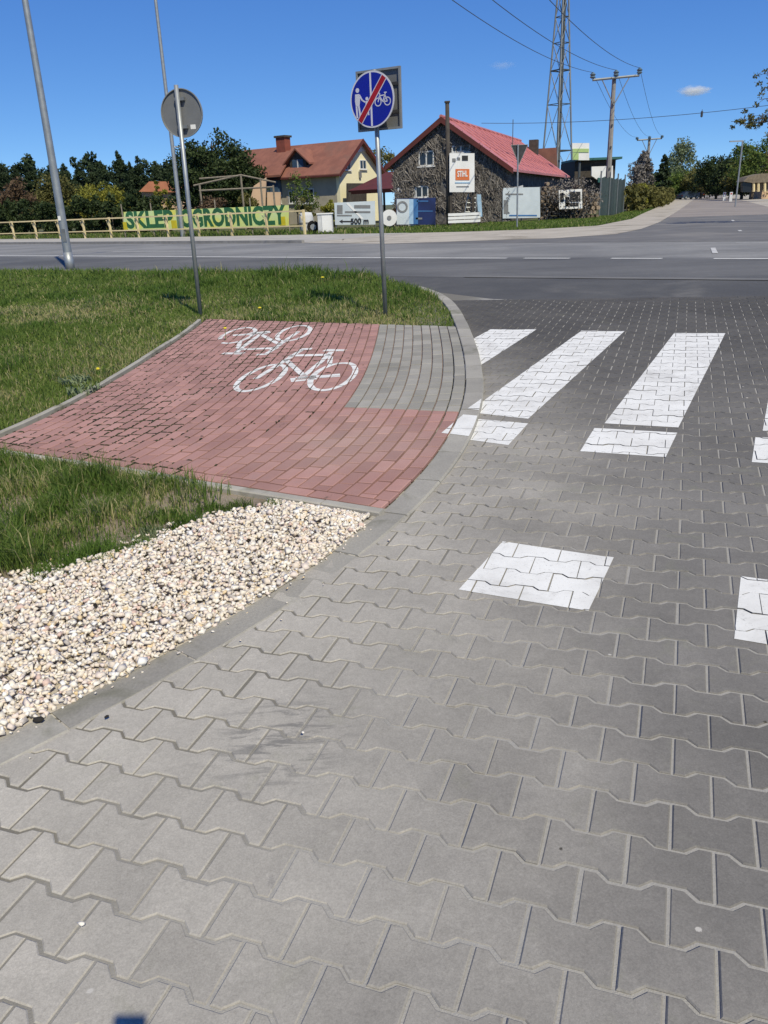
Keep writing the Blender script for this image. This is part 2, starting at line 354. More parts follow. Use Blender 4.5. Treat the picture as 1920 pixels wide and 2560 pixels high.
# ------------------------------------------------------------------ object helpers
def link(name, me, material=None, parent=None):
    o = bpy.data.objects.new(name, me); COL.objects.link(o)
    if material and me is not None and not me.materials: me.materials.append(MATS[material])
    if parent: o.parent = parent
    return o
def tag(o, label=None, cat=None, group=None, kind=None):
    if label: o['label'] = label
    if cat: o['category'] = cat
    if group: o['group'] = group
    if kind: o['kind'] = kind
    return o
def empty(name, loc, rz=0, label=None, cat=None, group=None, kind=None):
    o = bpy.data.objects.new(name, None); COL.objects.link(o); o.location = loc; o.rotation_euler[2] = rz; o.empty_display_size = .1
    return tag(o, label, cat, group, kind)
def big_mesh(name, verts, faces_idx, k, rnd=None, smooth=False):
    """verts (N,3), faces_idx flat array of k-gons"""
    me = bpy.data.meshes.new(name); verts = np.asarray(verts, np.float32); fi = np.asarray(faces_idx, np.int32).ravel(); nf = len(fi)//k
    me.vertices.add(len(verts)); me.vertices.foreach_set('co', verts.ravel())
    me.loops.add(len(fi)); me.loops.foreach_set('vertex_index', fi)
    me.polygons.add(nf); me.polygons.foreach_set('loop_start', np.arange(nf, dtype=np.int32)*k)
    try: me.polygons.foreach_set('loop_total', np.full(nf, k, np.int32))
    except Exception: pass
    me.update(calc_edges=True)
    if rnd is not None:
        at_ = me.attributes.new('rnd', 'FLOAT', 'POINT'); at_.data.foreach_set('value', np.asarray(rnd, np.float32))
    if smooth: me.polygons.foreach_set('use_smooth', np.ones(nf, bool))
    return me
class MB:
    def __init__(s): s.v = []; s.f = []
    def add(s, vs, fs):
        n = len(s.v); s.v += [tuple(map(float, p)) for p in vs]; s.f += [tuple(n+i for i in f) for f in fs]; return s
    def box(s, c, size, rz=0, rot=None):
        x, y, z = [q/2 for q in size]; c = np.array(c, float); ca, sa = math.cos(rz), math.sin(rz); P = []
        for dz in (-z, z):
            for dx, dy in ((-x, -y), (x, -y), (x, y), (-x, y)):
                p = np.array([dx*ca-dy*sa, dx*sa+dy*ca, dz])
                if rot is not None: p = np.array(rot) @ p
                P.append(c+p)
        return s.add(P, [(3, 2, 1, 0), (4, 5, 6, 7), (0, 1, 5, 4), (1, 2, 6, 5), (2, 3, 7, 6), (3, 0, 4, 7)])
    def obox(s, o, ax, ay, az):        # box from corner and three edge vectors
        o, ax, ay, az = [np.array(q, float) for q in (o, ax, ay, az)]
        if np.dot(np.cross(ax, ay), az) < 0: ax, ay = ay, ax
        P = [o, o+ax, o+ax+ay, o+ay]; P += [p+az for p in P]
        return s.add(P, [(3, 2, 1, 0), (4, 5, 6, 7), (0, 1, 5, 4), (1, 2, 6, 5), (2, 3, 7, 6), (3, 0, 4, 7)])
    def tube(s, pts, rad, seg=8, cap=True):
        pts = [np.array(p, float) for p in pts]; rad = rad if hasattr(rad, '__len__') else [rad]*len(pts); rings = []; vs = []
        up = None
        for i, p in enumerate(pts):
            d = pts[min(i+1, len(pts)-1)]-pts[max(i-1, 0)]; d = d/(np.linalg.norm(d)+1e-9)
            if up is None:
                up = np.array([1., 0, 0]) if abs(d[2]) > .8 else np.array([0, 0, 1.])
            a = np.cross(up, d); a /= np.linalg.norm(a)+1e-9; b_ = np.cross(d, a)
            for k in range(seg):
                q = 2*math.pi*k/seg; vs.append(p+rad[i]*(math.cos(q)*a+math.sin(q)*b_))
        fs = []
        for i in range(len(pts)-1):
            for k in range(seg):
                fs.append((i*seg+k, i*seg+(k+1) % seg, (i+1)*seg+(k+1) % seg, (i+1)*seg+k))
        if cap: fs += [tuple(range(seg))[::-1], tuple((len(pts)-1)*seg+k for k in range(seg))]
        return s.add(vs, fs)
    def prism(s, poly, ext):
        """planar polygon of 3-D points pushed along ext"""
        n = len(poly); ext = np.array(ext, float); P = [np.array(p, float) for p in poly]
        nrm = sum((np.cross(P[i]-P[0], P[(i+1) % n]-P[0]) for i in range(1, n-1)), np.zeros(3))
        if np.dot(nrm, ext) > 0: P = P[::-1]
        vs = P+[p+ext for p in P]
        fs = [tuple(range(n)), tuple(range(2*n-1, n-1, -1))]
        fs += [((i+1) % n, i, n+i, n+(i+1) % n) for i in range(n)]
        return s.add(vs, fs)
    def lathe(s, prof, c, seg=16):
        c = np.array(c, float); vs = []; m_ = len(prof)
        for r, z in prof:
            for k in range(seg): q = 2*math.pi*k/seg; vs.append(c+np.array([r*math.cos(q), r*math.sin(q), z]))
        fs = [(i*seg+k, i*seg+(k+1) % seg, (i+1)*seg+(k+1) % seg, (i+1)*seg+k) for i in range(m_-1) for k in range(seg)]
        fs += [tuple(range(seg))[::-1], tuple((m_-1)*seg+k for k in range(seg))]
        return s.add(vs, fs)
    def build(s, name, material, parent=None, local=None, smooth=False, bevel=0):
        """local: subtract the parent's location so that world coordinates can be given"""
        me = bpy.data.meshes.new(name); v = s.v
        if local is not None: v = [(p[0]-local[0], p[1]-local[1], p[2]-local[2]) for p in v]
        me.from_pydata(v, [], s.f); me.update()
        if smooth: me.polygons.foreach_set('use_smooth', [True]*len(me.polygons))
        o = link(name, me, material, parent)
        if bevel:
            md = o.modifiers.new('bevel', 'BEVEL'); md.width = bevel; md.segments = 2; md.limit_method = 'ANGLE'
        return o
def smooth_by_angle(o, ang=40):
    me = o.data
    me.polygons.foreach_set('use_smooth', [True]*len(me.polygons))
    try: me.set_sharp_from_angle(angle=R_(ang))
    except Exception: pass

# ------------------------------------------------------------------ 2-D polygon helpers (paving coordinates)
def area(p):
    return .5*sum(p[i][0]*p[(i+1) % len(p)][1]-p[(i+1) % len(p)][0]*p[i][1] for i in range(len(p)))
def ccw(p): return p if area(p) > 0 else p[::-1]
def clip_half(p, a, b):              # keep the part left of a->b
    out = []; n = len(p); ex, ey = b[0]-a[0], b[1]-a[1]
    for i in range(n):
        P, Q = p[i], p[(i+1) % n]
        dp = ex*(P[1]-a[1])-ey*(P[0]-a[0]); dq = ex*(Q[1]-a[1])-ey*(Q[0]-a[0])
        if dp >= 0: out.append(P)
        if (dp >= 0) != (dq >= 0):
            t = dp/(dp-dq); out.append((P[0]+t*(Q[0]-P[0]), P[1]+t*(Q[1]-P[1])))
    return out
def clip(p, convex):
    convex = ccw(convex)
    for i in range(len(convex)):
        p = clip_half(p, convex[i], convex[(i+1) % len(convex)])
        if len(p) < 3: return []
    return p
def inset(p, d):
    n = len(p); out = []
    for i in range(n):
        a, b, c = p[i-1], p[i], p[(i+1) % n]
        e1 = (b[0]-a[0], b[1]-a[1]); e2 = (c[0]-b[0], c[1]-b[1]); l1 = math.hypot(*e1) or 1e-9; l2 = math.hypot(*e2) or 1e-9
        n1 = (-e1[1]/l1, e1[0]/l1); n2 = (-e2[1]/l2, e2[0]/l2); k = max(1+n1[0]*n2[0]+n1[1]*n2[1], .35)
        out.append((b[0]+d*(n1[0]+n2[0])/k, b[1]+d*(n1[1]+n2[1])/k))
    return out
def slab_geo(poly, top, depth, ch):
    """chamfered slab: outline poly (ccw)"""
    n = len(poly); ti = inset(poly, ch)
    vs = [(x, y, top) for x, y in ti]+[(x, y, top-ch) for x, y in poly]+[(x, y, top-depth) for x, y in poly]
    fs = [tuple(range(n))]
    for i in range(n):
        j = (i+1) % n
        fs += [(n+i, n+j, j, i), (2*n+i, 2*n+j, n+j, n+i)]
    return vs, fs
ico_bm = bmesh.new(); bmesh.ops.create_icosphere(ico_bm, subdivisions=1, radius=1); ico_bm.verts.ensure_lookup_table()
IV = np.array([v.co[:] for v in ico_bm.verts]); IF = np.array([[v.index for v in f.verts] for f in ico_bm.faces]); ico_bm.free()
_T0 = np.random.default_rng(90).random((64, 64))
def vnoise0(x, y, s=.42):
    x, y = x/s, y/s; xi, yi = int(math.floor(x)), int(math.floor(y)); fx, fy = x-xi, y-yi; fx = fx*fx*(3-2*fx); fy = fy*fy*(3-2*fy); g_ = lambda a, b: _T0[a % 64, b % 64]
    return (g_(xi, yi)*(1-fx)+g_(xi+1, yi)*fx)*(1-fy)+(g_(xi, yi+1)*(1-fx)+g_(xi+1, yi+1)*fx)*fy
TOPS = []                            # tops of all pavers, bricks and kerb stones, for the paint: (poly, z)

# ------------------------------------------------------------------ the ground
def axis(fine, step, lim):
    a = list(np.arange(-fine, fine+.01, step)); v = fine; s = step
    while v < lim: s *= 1.45; v += s; a = [-v]+a+[v]
    return np.array(a)
gx = axis(34, 1.0, 7000); gy = axis(34, 1.0, 7000)+22
XX, YY = np.meshgrid(gx, gy); ZZ = terr(XX, YY)-.035
V = np.c_[XX.ravel(), YY.ravel(), ZZ.ravel()]; nx, ny = len(gx), len(gy)
I, J = np.meshgrid(np.arange(nx-1), np.arange(ny-1)); q = (J*nx+I).ravel()
F = np.c_[q, q+1, q+1+nx, q+nx]
tag(link('ground', big_mesh('ground', V, F, 4), 'meadow_soil'), 'rough grassy ground reaching to the horizon', 'ground', kind='structure')

def ribbon(name, L, Rr, dz, material, label, cat, kind='structure', flatz=None, sub=1.0):
    """strip between two polylines of equal length (world xy), draped on the terrain"""
    L = [np.array(p[:2], float) for p in L]; Rr = [np.array(p[:2], float) for p in Rr]; l2, r2 = [], []
    for i in range(len(L)-1):
        n = max(1, int(max(np.linalg.norm(L[i+1]-L[i]), np.linalg.norm(Rr[i+1]-Rr[i]))/sub)); n = min(n, 60)
        for k in range(n): t = k/n; l2.append(L[i]*(1-t)+L[i+1]*t); r2.append(Rr[i]*(1-t)+Rr[i+1]*t)
    l2.append(L[-1]); r2.append(Rr[-1]); vs = []; fs = []; m_ = 9
    for a, b_ in zip(l2, r2):
        for k in range(m_):
            p = a+(b_-a)*k/(m_-1); vs.append((p[0], p[1], terr(p[0], p[1])+dz))
    for i in range(len(l2)-1):
        for k in range(m_-1): fs.append((i*m_+k, i*m_+k+1, (i+1)*m_+k+1, (i+1)*m_+k))
    me = bpy.data.meshes.new(name); me.from_pydata(vs, [], fs)
    bm = bmesh.new(); bm.from_mesh(me); bmesh.ops.recalc_face_normals(bm, faces=bm.faces)
    if sum(f.normal.z for f in bm.faces) < 0: bmesh.ops.reverse_faces(bm, faces=bm.faces)
    bm.to_mesh(me); bm.free()
    o = link(name, me, material); return tag(o, label, cat, kind=kind)

# main road: runs along TR
ts = [-60, -30, -10, 0, 8, 16, 24, 34, 46, 60, 90, 140, 220]
def nnear(t): return 13.05
def nfar(t): return 23.3+.098*min(max(t, 0), 70)
def ncen(t): return 17.55+.9*sm((t-8)/24)+.02*max(0, t-30)
ribbon('main_road', [rt(t, nnear(t)) for t in ts], [rt(t, nfar(t)) for t in ts], .0, 'asphalt', 'grey asphalt main road crossing the picture behind the grass', 'road')
# asphalt apron between the paving and the main road, pale worn joint strip
ribbon('road_apron', [gw(9.5, 8.6), gw(4, 8.9), gw(1, 9.15), gw(-1, 9.35), gw(-2.6, 9.75), gw(-4.3, 11.1), gw(-4.9, 12.2)], [rt(-6, 13.06), rt(0, 13.06), rt(3, 13.06), rt(5, 13.06), rt(6.8, 13.06), rt(8.6, 13.06), rt(10, 13.06)], -.003, 'asphalt_dark', 'dark asphalt apron between block paving and main road', 'road', sub=.5)
tag(ribbon('joint_strip', [rt(t, 13.0) for t in (-8, 0, 7)], [rt(t, 13.28) for t in (-8, 0, 7)], .006, 'asphalt_far', 'pale worn strip along the near edge of the main road', 'road marking', kind=None), group='road markings')
def marking(t0, t1, fn, w, label, material='road_paint'):
    n = max(2, int(abs(t1-t0)/2)); tt = np.linspace(t0, t1, n)
    o = ribbon('lane_line', [rt(t, fn(t)-w/2) for t in tt], [rt(t, fn(t)+w/2) for t in tt], .005, material, label, 'road marking', kind=None)
    return tag(o, group='painted lines on the main road')
marking(8.31, 75, ncen, .16, 'long solid white line along the middle of the main road')
marking(6.78, 7.88, ncen, .15, 'first white dash to the right of the solid centre line')
marking(4.77, 5.85, ncen, .15, 'second white dash to the right of the solid centre line')
marking(2.4, 3.75, ncen, .15, 'white dash cut by the right picture edge on the main road')
marking(20.9, 26.2, lambda t: 20.6, .16, 'short white line on the far lane near the banner', 'road_paint_worn')
marking(-2, 4.4, lambda t: 22.9, .12, 'faint white line at the far side of the junction', 'road_paint_worn')
# far pavement, sandy shoulder, side road
tl = [20.6, 26, 34, 46, 60, 90, 140]
ribbon('pavement', [rt(t, nfar(t)-.02) for t in tl], [rt(t, 33.0+max(0, t-40)*.12) for t in tl], .012, 'pavement_slabs', 'pale pavement along the far side of the main road', 'pavement')
mb = MB()
for i in range(len(tl)-1):
    a0, a1 = rt(tl[i], nfar(tl[i])-.2), rt(tl[i+1], nfar(tl[i+1])-.2); b0, b1 = rt(tl[i], nfar(tl[i])-.03), rt(tl[i+1], nfar(tl[i+1])-.03)
    mb.prism([a0-[0, 0, .1], a1-[0, 0, .1], b1-[0, 0, .1], b0-[0, 0, .1]], (0, 0, .21))
tag(mb.build('kerb', 'concrete_pole'), 'low kerb along the far edge of the main road', 'kerb', kind='structure')
fe = [rt(20.7, nfar(20.7)), G(740, 526), G(830, 527), G(1100, 518), G(1200, 515), G(1330, 506), G(1385, 495), G(1425, 480), G(1458, 460), G(1487, 440), G(1503, 427)]
sf = [rt(20.7, 33.0), G(740, 507), G(830, 505), G(1000, 501), G(1150, 496), G(1290, 488), G(1365, 473), G(1385, 463), G(1415, 450), G(1452, 433), G(1470, 424)]
ribbon('sandy_shoulder', fe, sf, .008, 'sand', 'pale sandy shoulder curving from main road into side road', 'shoulder')
le = [rt(16, 23.9), G(830, 527), G(1100, 518), G(1200, 515), G(1330, 506), G(1385, 495), G(1425, 480), G(1442, 470)]
re_ = [rt(-22, 23.1), rt(-20, 23.5), rt(-18, 25), rt(-16, 28), rt(-14, 31), rt(-11, 36), rt(-4, 45), rt(1, 51)]
ribbon('side_road', le, re_, .003, 'asphalt_side', 'dark asphalt mouth of the side road opposite', 'road')
le2 = [G(1442, 470), G(1458, 460), G(1487, 440), G(1503, 427), np.array([100, 258, 0]), np.array([160, 425, 0])]
re2 = [rt(1, 51), G(1659, 447), G(1610, 434), G(1545, 421), np.array([107, 258, 0]), np.array([168, 425, 0])]
ribbon('side_road', le2, re2, .006, 'side_road_gravel', 'worn grey brown side road running away to the trees', 'road', sub=4)
ribbon('sandy_shoulder', [rt(1, 51), G(1659, 447), G(1610, 434), G(1545, 421)], [rt(-6, 53), rt(5, 72), rt(11, 105), rt(40, 230)], .004, 'sand', 'sandy right hand verge of the side road', 'shoulder')
for i, (x, y, l) in enumerate(((1545, 548, 2.0), (1585, 478, 1.6), (1600, 500, .9))):
    p = G(x, y)[:2]; d = SD if i == 0 else SD
    tag(ribbon('worn_mark', [p-[.06, 0], p+d*l-[.06, 0]], [p+[.06, 0], p+d*l+[.06, 0]], .009, 'road_paint_worn', ['faint white mark beside the far lane of the junction', 'farthest faint white mark on the side road asphalt', 'small faint mark in the mouth of the side road'][i], 'road marking', kind=None), group='worn marks at the junction')

# ------------------------------------------------------------------ kerb line (paving coordinates): x of the roadside edge as a smooth function of y
KP = np.array([(-3.98, 10.98), (-2.99, 9.15), (-2.42, 7.47), (-1.92, 6.0), (-1.56, 4.67), (-1.40, 3.83), (-1.31, 3.1), (-1.28, 2.43), (-1.29, 1.96), (-1.33, 1.53), (-1.405, 1.19), (-1.51, .76), (-1.64, .375), (-1.77, .04), (-1.86, -.18), (-1.92, -.31)])
KC = np.polyfit(KP[:, 1], KP[:, 0], 5)
def kx(y):
    y = np.asarray(y, float); lo = -1.0
    return np.where(y < lo, np.polyval(KC, lo)+np.polyval(np.polyder(KC), lo)*(y-lo), np.polyval(KC, y))
def kd_(y): return float((kx(y+.01)-kx(y-.01))/.02)
ks_y = np.linspace(-2.6, 11.6, 1500); ks_x = kx(ks_y); ks_s = np.r_[0, np.cumsum(np.hypot(np.diff(ks_x), np.diff(ks_y)))]
def kpt(s, off=0.):                   # point at arc length s, off metres to the left of the roadside edge
    y = float(np.interp(s, ks_s, ks_y)); x = float(kx(y)); d = kd_(y); l = math.hypot(d, 1)
    return (x-off/l, y+off*d/l)
KW = .15
def kerb_top(y): return .004+.022*float(sm((y-1.0)/2.4))

# ------------------------------------------------------------------ driveway of I-shaped concrete pavers
drive = empty('driveway', (0, 0, 0)); drive.matrix_world = GRID
bpy.data.objects.remove(drive)
bed = MB(); bed.add([(-3.2, -2.6, -.0042), (9.6, -2.6, -.0042), (9.6, 8.75, -.0042), (4, 9.05, -.0042), (-1, 9.6, -.0042), (-2.9, 10.4, -.0042), (-4.6, 12.0, -.0042), (-4.9, 11.5, -.0042), (-2.9, 7.4, -.0042), (-2.0, 4, -.0042), (-1.75, 2, -.0042)], [tuple(range(11))])
drive = bed.build('driveway', 'joint_sand'); drive.matrix_world = GRID
tag(drive, 'grey driveway of interlocking I-shaped concrete pavers', 'driveway', kind='structure')
PU, PV, DW = .200, .141, .0125
half = [(-.1, -(PV/2+DW)), (-.065, -(PV/2+DW)), (-.037, -(PV/2-DW)), (.037, -(PV/2-DW)), (.065, -(PV/2+DW)), (.1, -(PV/2+DW))]
outline = half+[(-x, -y) for x, y in half]
GAP = .0036
def warp(p):                          # slight drift of the laid rows
    return p
paver_poly = inset(ccw(outline), GAP)
PTOP_IN = .0034
pv, pf = slab_geo(paver_poly, 0., .016, PTOP_IN)
paver_me = bpy.data.meshes.new('paver'); paver_me.from_pydata(pv, [], pf); paver_me.materials.append(MATS['paver_concrete'])
pav_list = []
for r in range(-80, 30):
    v = -r*PV
    if v < -1.9 or v > 9.6: continue
    for c in range(-30, 50):
        u = c*PU+(0 if r % 2 == 0 else .1)+.1       # header joints stand on even rows at u = 0
        if u > 9.0: continue
        if u < float(kx(v))-.20: continue
        ylim = 9.75-.13*u if u > -1 else 9.75-.75*(u+1)
        if v > ylim: continue
        X, Y, z = proj(gw(u, v)); vis = z > .2 and -60 < X < 1720 and -60 < Y < 2290
        pav_list.append((u, v, vis, z))
vis_sorted = sorted([p for p in pav_list if p[2]], key=lambda p: p[3]); chosen = set((p[0], p[1]) for p in vis_sorted[:300])
sv, sf_, sr = [], [], []
for (u, v, vis, z) in pav_list:
    dz = random.gauss(0, .0009); du, dv = random.gauss(0, .0009), random.gauss(0, .0009); a = random.gauss(0, .0045)
    ca, sa = math.cos(a), math.sin(a)
    TOPS.append(([(u+du+x*ca-y*sa, v+dv+x*sa+y*ca) for x, y in inset(paver_poly, -.0012)], dz))
    if (u, v) in chosen:
        o = bpy.data.objects.new('paver', paver_me); COL.objects.link(o); o.parent = drive
        o.location = (u+du, v+dv, dz); o.rotation_euler = (random.gauss(0, .004), random.gauss(0, .004), a)
    else:
        n = len(sv); sv += [(u+du+x*ca-y*sa, v+dv+x*sa+y*ca, zz+dz) for x, y, zz in pv]; sf_ += [tuple(n+i for i in f) for f in pf]; sr += [random.random()]*len(pv)
me = bpy.data.meshes.new('paver_field'); me.from_pydata(sv, [], sf_)
me.attributes.new('rnd', 'FLOAT', 'POINT').data.foreach_set('value', sr)
tag(link('paver_field', me, 'paver_concrete', drive), kind='stuff')

# ------------------------------------------------------------------ kerb stones along the driveway
kerb = empty('kerb', (0, 0, 0), label='grey concrete kerb curving between driveway and cycle path', cat='kerb', kind='structure'); kerb.matrix_world = GRID
def kerb_stone(s0, s1):
    n = 4; prof = None; vs = []; fs = []; ss = np.linspace(s0+.0045, s1-.0045, n)
    for s in ss:
        y = kpt(s)[1]; zt = kerb_top(y)+jit
        for off, z in ((.003, -.05), (.003, zt-.010), (.012, zt), (KW-.006, zt), (KW, zt-.006), (KW, -.05)):
            p = kpt(s, off+jo); vs.append((p[0], p[1], z))
    m_ = 6
    for i in range(n-1):
        for k in range(m_-1): fs.append((i*m_+k, i*m_+k+1, (i+1)*m_+k+1, (i+1)*m_+k))
    fs += [tuple(range(m_)), tuple((n-1)*m_+k for k in range(m_))[::-1]]
    fs = [f[::-1] for f in fs]
    ymid = kpt((s0+s1)/2)[1]
    TOPS.append((ccw([kpt(s, .012) for s in ss]+[kpt(s, KW-.006) for s in ss[::-1]]), kerb_top(ymid)+jit+.001))
    me = bpy.data.meshes.new('kerb_stone'); me.from_pydata(vs, [], fs); me.update()
    return link('kerb_stone', me, 'kerb_concrete', kerb)
s = .35
while s < ks_s[-1]-.5:
    jit = random.gauss(0, .0016); jo = random.gauss(0, .002); kerb_stone(s, s+.5); s += .5

# ------------------------------------------------------------------ cycle path (red) and footpath (grey) bricks laid in courses along the kerb
cyc = MB().add([(x, y, .008) for x, y in ((-4.62, 2.40), (-1.62, 1.80), (-1.55, 3.0), (-1.7, 4.0), (-2.0, 5.2), (-2.52, 7.3), (-5.70, 7.86), (-5.2, 5.8), (-4.82, 4.3))], [tuple(range(9))]).build('cycle_path', 'moss_joint')
cyc.matrix_world = GRID; tag(cyc, 'red brick cycle path with dark mossy joints', 'cycle path', kind='structure')
fp = MB().add([(x, y, .0095) for x, y in ((-2.48, 3.76), (-1.69, 3.74), (-1.8, 4.4), (-2.0, 5.2), (-2.52, 7.3), (-3.46, 7.46), (-2.77, 5.16))], [tuple(range(7))]).build('footpath', 'moss_joint')
fp.matrix_world = GRID; tag(fp, 'grey brick footpath wedge beside the kerb', 'footpath', kind='structure')
LOWA, LOWB = (-4.70, 2.41), (-1.30, 1.825)        # lower edge of the brick field
TOPA, TOPB = (-5.80, 7.90), (-2.30, 7.28)
BZ = .026
def brick_bits(poly_region_fn):
    pass
brick_me = {}
def rect_brick(colr):
    if colr not in brick_me:
        h = [(-.1, -.05), (.1, -.05), (.1, .05), (-.1, .05)]
        vs, fs = slab_geo(inset(h, .0074 if colr == 'brick_red' else .0044), 0, .02, .0035); me = bpy.data.meshes.new('brick'); me.from_pydata(vs, [], fs); me.materials.append(MATS[colr]); brick_me[colr] = me
    return brick_me[colr]
BR = []                               # (colour, poly, full?, centre, angle)
def low_n(p, d=0.):                   # half plane kept above the lower edge
    return None
ld = np.array(LOWB)-np.array(LOWA); ld = ld/np.linalg.norm(ld); ln = np.array([-ld[1], ld[0]])
sold_a = tuple(np.array(LOWA)+ln*.102); sold_b = tuple(np.array(LOWB)+ln*.102)
red_bot = ((-2.52, 3.745), (-1.2, 3.725))
first = KW+.004
for k in range(0, 33):
    off = first+.05+k*.1005
    step = .0
    ss = np.linspace(.2, ks_s[-1]-.2, 700); P = np.array([kpt(q, off) for q in ss]); L = np.r_[0, np.cumsum(np.hypot(*np.diff(P, axis=0).T))]
    pos = (.1 if k % 2 else 0.)+random.uniform(-.012, .012)
    while pos < L[-1]-.3:
        a = np.array([np.interp(pos, L, P[:, 0]), np.interp(pos, L, P[:, 1])]); b_ = np.array([np.interp(pos+.2, L, P[:, 0]), np.interp(pos+.2, L, P[:, 1])])
        pos += .2005
        c = (a+b_)/2
        if c[1] < 1.3 or c[1] > 8.3: continue
        ang = math.atan2(b_[1]-a[1], b_[0]-a[0]); e = np.array([math.cos(ang), math.sin(ang)]); n_ = np.array([-e[1], e[0]])
        rect = [tuple(c+e*x+n_*y) for x, y in ((-.1, -.05), (.1, -.05), (.1, .05), (-.1, .05))]
        grey_course = k <= 8
        parts = []
        p = clip_half(rect, sold_a, sold_b); p = clip_half(p, TOPB, TOPA) if len(p) > 2 else []
        if len(p) < 3: continue
        if grey_course:
            up = clip_half(p, red_bot[0], red_bot[1]); dn = clip_half(p, red_bot[1], red_bot[0])
            parts = [('brick_grey', up), ('brick_red', dn)]
        else: parts = [('brick_red', p)]
        for colr, q in parts:
            if len(q) < 3 or area(ccw(q)) < .0018: continue
            BR.append((colr, ccw(q), abs(area(ccw(q))-.02) < 2e-4, c, ang))
# soldier course along the lower edge
Lt = np.linalg.norm(np.array(LOWB)-np.array(LOWA)); x = .0
ang = math.atan2(ld[1], ld[0])
while x < Lt:
    c = np.array(LOWA)+ld*(x+.1)+ln*.05
    rect = [tuple(c+ld*u+ln*v) for u, v in ((-.1, -.05), (.1, -.05), (.1, .05), (-.1, .05))]
    if c[0] > -4.66:
        ya, yb_ = c[1]-.2, c[1]+.2; ka = (float(kx(ya))-KW-.004, ya); kb = (float(kx(yb_))-KW-.004, yb_); q = clip_half(rect, ka, kb)
        if len(q) > 2 and abs(area(q)) > .0018: BR.append(('brick_red', ccw(q), abs(abs(area(q))-.02) < 2e-4, c, ang))
    x += .2008
def order(lst):
    return sorted(lst, key=lambda b_: proj(gw(b_[3][0], b_[3][1]))[2])
for colr, parent in (('brick_red', cyc), ('brick_grey', fp)):
    lst = order([b_ for b_ in BR if b_[0] == colr]); sv, sf_, sr = [], [], []
    for i, (_, poly, full, c, ang) in enumerate(lst):
        dz = random.gauss(0, .0011)
        top = BZ+dz
        TOPS.append((inset(poly, .0052), top))
        if i < 300:
            if full:
                o = bpy.data.objects.new('brick', rect_brick(colr)); COL.objects.link(o); o.parent = parent
                o.location = (c[0], c[1], top); o.rotation_euler = (random.gauss(0, .006), random.gauss(0, .006), ang+random.gauss(0, .006))
            else:
                vs, fs = slab_geo(inset(poly, .0046), 0, .02, .0035); me = bpy.data.meshes.new('brick'); me.from_pydata([(v[0]-c[0], v[1]-c[1], v[2]) for v in vs], [], fs)
                o = link('brick', me, colr, parent); o.location = (c[0], c[1], top)
        else:
            vs, fs = slab_geo(inset(poly, .0046), top, .02, .0035); n = len(sv); sv += vs; sf_ += [tuple(n+j for j in f) for f in fs]; sr += [random.random()]*len(vs)
    if sv:
        me = bpy.data.meshes.new('brick_field'); me.from_pydata(sv, [], sf_); me.attributes.new('rnd', 'FLOAT', 'POINT').data.foreach_set('value', sr)
        tag(link('brick_field', me, colr, parent), kind='stuff')

# moss cushions swelling out of the joints
mrng = np.random.default_rng(33); mpos = []
for colr, poly, full, c, ang in BR:
    if colr != 'brick_red': continue
    offk = float(kx(c[1]))-c[0]
    for e in range(len(poly)):
        a, b_ = np.array(poly[e]), np.array(poly[(e+1) % len(poly)])
        for k in range(3):
            p = a+(b_-a)*mrng.random(); dens = vnoise0(p[0], p[1])*sm((offk-.9)/1.6)+.5*sm((p[1]-6.6)/1.0)*vnoise0(p[0]+7, p[1])
            if mrng.random() < dens*dens*2.6: mpos.append((p[0], p[1], ang if e % 2 == 0 else ang+math.pi/2))
mpos = np.array(mpos); nm = len(mpos); L_ = mrng.uniform(.010, .032, nm); W_ = mrng.uniform(.005, .0095, nm); H_ = mrng.uniform(.004, .009, nm)
Vm = IV[None]*(1+mrng.uniform(-.3, .3, (nm, 12, 1))); Vm = Vm*np.stack([L_, W_, H_], 1)[:, None]; ca_, sa_ = np.cos(mpos[:, 2])[:, None], np.sin(mpos[:, 2])[:, None]
Vm = np.stack([Vm[..., 0]*ca_-Vm[..., 1]*sa_+mpos[:, 0:1], Vm[..., 0]*sa_+Vm[..., 1]*ca_+mpos[:, 1:2], Vm[..., 2]+BZ-.003], -1).reshape(-1, 3)
mo = link('moss', big_mesh('moss', Vm, (IF[None]+(np.arange(nm)*12)[:, None, None]).reshape(-1, 3), 3, np.repeat(mrng.random(nm), 12)), 'moss'); mo.matrix_world = GRID
tag(mo, 'dark moss swelling from the joints of the red cycle path', 'moss', kind='stuff')
# concrete edging stones
def edging(name, label, pts, w=.06):
    e = empty(name, (0, 0, 0), label=label, cat='edging', kind='structure'); e.matrix_world = GRID
    P = np.array(pts); L = np.r_[0, np.cumsum(np.hypot(*np.diff(P, axis=0).T))]; x = 0
    while x < L[-1]-.05:
        x1 = min(x+1.0, L[-1]); mb = MB(); qs = np.linspace(x+.004, x1-.004, 5); jz = random.gauss(0, .0025)
        c = [np.array([np.interp(q, L, P[:, 0]), np.interp(q, L, P[:, 1])]) for q in qs]; vs, fs = [], []
        for i in range(5):
            d = c[min(i+1, 4)]-c[max(i-1, 0)]; d /= np.linalg.norm(d); n_ = np.array([-d[1], d[0]])
            for o_, z in ((0, -.1), (0, .024), (.008, .031), (w-.008, .031), (w, .024), (w, -.1)): p = c[i]+n_*o_; vs.append((p[0], p[1], z+jz))
        for i in range(4):
            for k in range(5): fs.append((i*6+k, (i+1)*6+k, (i+1)*6+k+1, i*6+k+1))
        fs += [tuple(range(6)), tuple(24+k for k in range(6))[::-1]]
        fs = [f[::-1] for f in fs]
        mb.add(vs, fs); mb.build('edging_stone', 'edging_concrete', e); x = x1
lo_out = [tuple(np.array(LOWB)+ld*-.12-ln*.065), tuple(np.array(LOWA)-ld*.05-ln*.065)]
